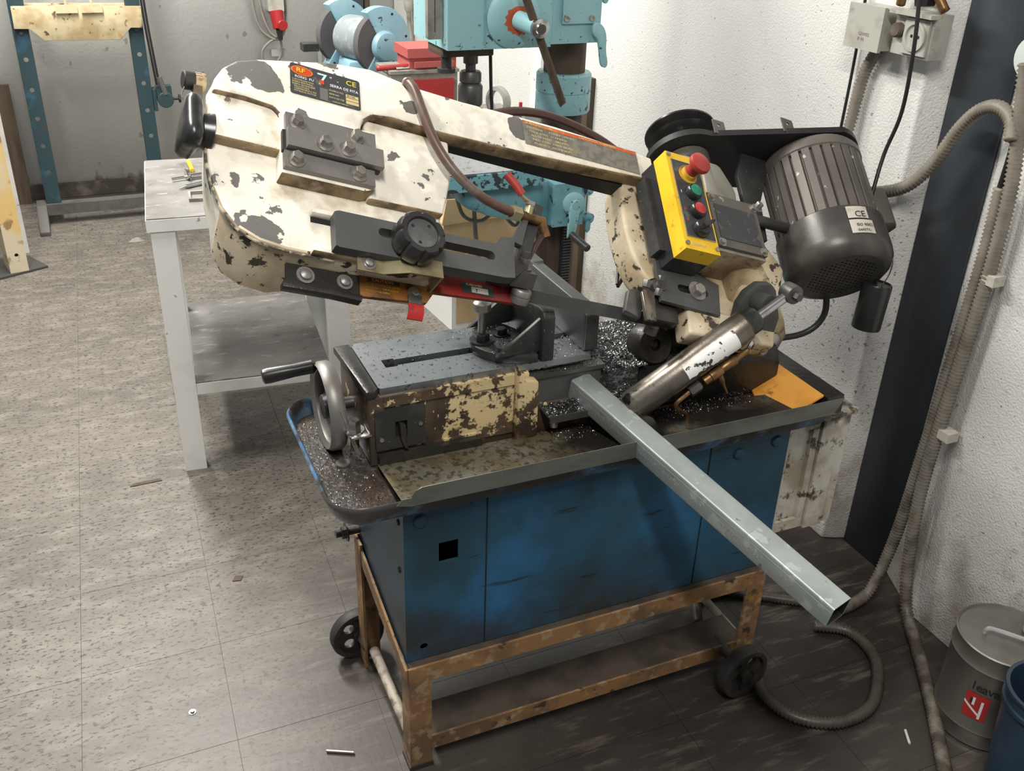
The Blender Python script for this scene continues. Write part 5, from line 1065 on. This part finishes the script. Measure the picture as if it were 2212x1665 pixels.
for i, (pth, lb_) in enumerate((
    ([(.924, 5.40, 1.0), (.925, 5.40, .90), (.950, 5.395, .80), (1.0, 5.39, .752), (1.04, 5.385, .742)], 'outermost grey cable loop left of the red plug'),
    ([(.955, 5.40, 1.0), (.960, 5.398, .92), (.975, 5.392, .84), (1.0, 5.387, .78), (1.03, 5.38, .752)], 'inner grey cable loop left of the red plug'),
    ([(1.092, 5.40, 1.0), (1.090, 5.40, .88), (1.080, 5.395, .80), (1.055, 5.39, .755), (1.0, 5.39, .735), (.955, 5.395, .69), (.950, 5.40, .63), (.955, 5.40, .45)], 'grey cable right of the red plug hanging to the lower left'),
    ([(1.045, 5.36, .745), (1.05, 5.38, .71), (1.045, 5.39, .66), (1.02, 5.40, .60), (1.01, 5.40, .42)], 'grey cable hanging straight down below the red plug'))):
    G().tube(pth, .0065, 8).done('grey_cable', 'greige', label=lb_, cat='cable')
G().box(1.000, 1.072, 5.40, 5.419, .655, .690, bev=.002).done('cable_bracket', 'seat_grey', label='small grey cable bracket under the red plug', cat='bracket')
hc_ = thing('hanging_fitting', (1.66, 5.07, .7), 'grey cable fitting with a thin conduit on the wall near the corner', 'cable fitting')
G().lathe([(.012, 0), (.020, .01), (.026, .05), (.030, .12), (.030, .3)], (1.65, 5.07, .905), (0, -.08, 1), 18).done('fitting_body', 'grey_plastic', hc_)
G().tube([(1.65, 5.07, .91), (1.655, 5.068, .83), (1.658, 5.04, .73), (1.66, 5.00, .60), (1.66, 4.97, .40)], .012, 10).done('thin_conduit', 'greige', hc_)

# ---- hydraulic press
pr = thing('hydraulic_press', (.08, 5.0, 0), 'teal hydraulic press frame with cream cross beam by the back wall', 'press')
def post(x0, x1, zs):
    cx = (x0+x1)/2
    g = G().plate([(x0, .10), (x1, .10), (x1, 1.7), (x0, 1.7)], [circ(cx, z, .0105, 14) for z in zs], 4.985, 4.993, 'y')
    g.box(x0, x0+.006, 4.9935, 5.05, .10, 1.7); g.box(x1-.006, x1, 4.9935, 5.05, .10, 1.7)
    return g.done('post', 'press_blue', pr)
post(-.192, -.127, (.755, .623, .495, .37, .247)); post(.288, .350, (.760, .630, .505, .385))
for x in (-.158, .318): G().lathe([(.010, 0), (.010, .004), (.007, .007), (0, .007)], (x, 4.985, .868), (0, -1, 0), 16).done('pin', 'steel_dark', pr)
cbm = [(-.180, .982), (.352, .972), (.345, .876), (.296, .878), (.252, .835), (.236, .828), (-.055, .838), (-.075, .842), (-.118, .886), (-.182, .890)]
cbm = [(-.180, .982), (.352, .972), (.345, .880), (.296, .882), (.245, .832), (-.070, .838), (-.120, .888), (-.182, .890)]
G().prism(cbm, 4.955, 4.978, 'y', bev=.002).done('cross_beam', 'press_cream', pr); G().prism(cbm, 5.056, 5.078, 'y', bev=.002).done('cross_beam', 'press_cream', pr)
for x0, x1 in ((-.005, .085), (.100, .188)):
    G().box(x0, x1, 4.938, 4.9545, .952, .985, bev=.003).done('beam_pad', 'press_cream', pr); G().box((x0+x1)/2-.005, (x0+x1)/2+.005, 4.94, 4.952, .9855, 1.05).done('pad_stem', 'press_cream', pr)
G().box(-.20, .37, 4.96, 5.02, .048, .098, bev=.004).done('base_rail', 'rail', pr)
for x in (-.215, .365): G().prism([(4.80, 0), (5.20, 0), (5.20, .02), (5.05, .10), (4.95, .10), (4.80, .02)], x-.022, x+.022, 'x', bev=.003).done('foot', 'rail', pr)
G().box(.352, .368, 4.98, 5.05, .50, .60, bev=.003).done('pump_mount', 'press_blue', pr)
G().cyl((.405, 4.95, .555), (.405, 5.03, .555), .036, n=24, bev=.003).done('pump_body', 'press_blue', pr)
G().box(.37, .438, 4.97, 5.02, .55, .615, bev=.004).done('pump_block', 'press_blue', pr); G().cyl((.388, 4.96, .66), (.408, 4.96, .58), .013, n=14).done('pump_handle_socket', 'rail', pr)
G().cyl((.438, 4.985, .553), (.476, 4.985, .553), .006, n=10).done('valve_stem', 'black_matte', pr); G().cyl((.466, 4.985, .553), (.476, 4.985, .553), .020, n=8, bev=.002).done('valve_knob', 'black_matte', pr)
for dx in (0, .012): G().tube([(.352+dx, 4.96, 1.30), (.356+dx, 4.96, .95), (.366+dx, 4.96, .75), (.374+dx, 4.965, .625)], .005, 8).done('hose', 'cable', pr)
for i, (pts, lb_) in enumerate((([(-.093, 5.128), (.052, 5.133), (.054, 5.160), (-.087, 5.176)], 'narrow grey flat bar on the floor under the press'), ([(.062, 5.093), (.238, 5.106), (.230, 5.20), (.056, 5.178)], 'wide grey flat bar on the floor under the press'))):
    G().prism(pts, .0005, .010, bev=.001).done('flat_bar', 'strip', label=lb_, cat='flat bar')

# ---- post and boards at the left edge
yp = thing('yellow_post', (-.33, 4.42, 0), 'faded yellow steel post with a hole, on a dark base plate', 'post')
YP = Matrix.Translation((-.355, 4.335, .010)) @ Matrix.Rotation(math.radians(12), 4, 'Z')
g = G(YP).plate([(0, 0), (.072, 0), (.072, 1.5), (0, 1.5)], [circ(.036, .075, .008, 14)], 0, .006, 'y'); g.box(0, .005, .0065, .12, 0, 1.5); g.box(.067, .072, .0065, .12, 0, 1.5); g.done('post_body', 'yellow_post', yp)
G(YP).box(.006, .066, .010, .012, .05, .10).done('post_inside', 'dark_hole', yp)
G().prism([(-.55, 4.245), (-.397, 4.300), (-.212, 4.385), (-.290, 4.545), (-.55, 4.53)], .0005, .0095).done('base_plate', 'black_plate', yp)
G().box(-.34, -.285, 4.60, 4.615, .0, 1.2, bev=.001).done('white_board', 'table_white', label='upright white panel edge behind the yellow post', cat='panel')
G().box(-.43, -.268, 5.33, 5.36, .0, .585, bev=.002).done('dark_board', 'wood', label='dark brown board standing against the back wall', cat='board')

# ================================================================== white work table and things on it
TB = Matrix.Translation((.128, 2.560, 0)) @ Matrix.Rotation(math.radians(-5), 4, 'Z')
wt = thing('work_table', (.36, 2.85, 0), 'white steel work table with grey scuffed top and lower shelf', 'table')
tw, td = .50, .555
G(TB).box(-.008, tw+.008, -.006, td+.006, .732, .764, bev=.002).done('table_frame', 'table_white', wt)
G(TB).box(-.006, tw+.006, -.004, td+.004, .7642, .7672).done('tabletop', 'table_top', wt)
for x, y in ((0, 0), (tw-.06, 0), (0, td-.05), (tw-.06, td-.05)): G(TB).box(x, x+.06, y, y+.05, 0, .7315, bev=.002).done('leg', 'table_white', wt)
sh_ = G(TB).box(.0605, tw-.0605, .004, td+.03, .279, .283).done('shelf', 'table_top', wt)
G(TB).box(.0605, tw-.0605, .002, .010, .245, .2785, bev=.001).done('shelf_rail', 'table_white', wt)
G().cyl((.290, 3.045, .774), (.288, 2.945, .774), .0065, n=12, bev=.001).done('yellow_crayon', 'yellow', label='yellow wax crayon lying on the white table', cat='crayon')
b1_ = thing('clamp_bolt', (.28, 2.88, .775), 'long bright bolt with thick collar on the white table', 'bolt')
G().cyl((.222, 2.870, .776), (.36, 2.895, .778), .0045, n=10).done('shank', 'chrome', b1_); G().cyl((.262, 2.876, .784), (.272, 2.878, .784), .0165, n=20, bev=.002).done('collar', 'chrome', b1_); G().cyl((.275, 2.878, .7775), (.36, 2.895, .7775), .008, n=12).done('sleeve', 'chrome', b1_)
b2_ = thing('drill_shank', (.28, 2.81, .773), 'tapered bright steel rod on the white table in front of the bolt', 'rod')
G().cyl((.232, 2.782, .771), (.252, 2.793, .7725), .0015, .004, n=10).done('tip', 'chrome', b2_); G().cyl((.252, 2.793, .7735), (.36, 2.845, .7735), .006, n=12).done('shank', 'chrome', b2_)
g = G(); g.plate([(.243, 2.668), (.34, 2.655), (.345, 2.735), (.249, 2.742)], [[(.250, 2.675), (.333, 2.664), (.337, 2.728), (.255, 2.734)]], .7675, .776); g.done('steel_bracket', 'greige', label='small flat square steel frame on the white table', cat='bracket')
# ---- floor litter
def flake(pts, m, nm, lb_, cat): G().prism(pts, .0004, .0022).done(nm, m, label=lb_, cat=cat)
G().cyl((.257, 1.406, .0045), (.307, 1.381, .0045), .0035, n=8).done('steel_pin', 'bolt', label='small steel pin on the floor left of the stand', cat='pin')
G().cyl((1.402, 1.005, .004), (1.384, .973, .004), .003, n=8).done('white_stub', 'white_card', label='short white stub on the floor inside the conduit bend', cat='stub')
flake([(-.029, 2.530), (.059, 2.532), (.055, 2.546), (-.02, 2.542)], 'wood', 'wood_splinter', 'thin brown splinter on the floor by the table leg', 'splinter')
flake([(.128, 4.60), (.165, 4.585), (.202, 4.60), (.175, 4.66), (.15, 4.64)], 'greige', 'floor_scrap', 'flat grey scrap on the floor beyond the table', 'scrap')
flake([(.17, 2.01), (.19, 2.005), (.198, 2.022), (.18, 2.028)], 'wood', 'floor_scrap', 'small brown crumb on the floor near the table shadow', 'scrap')
G().hexb((.022, 1.613, .0005), (0, 0, 1), .005, .004).done('loose_nut', 'bolt', label='tiny bright nut lying on the open floor', cat='nut')
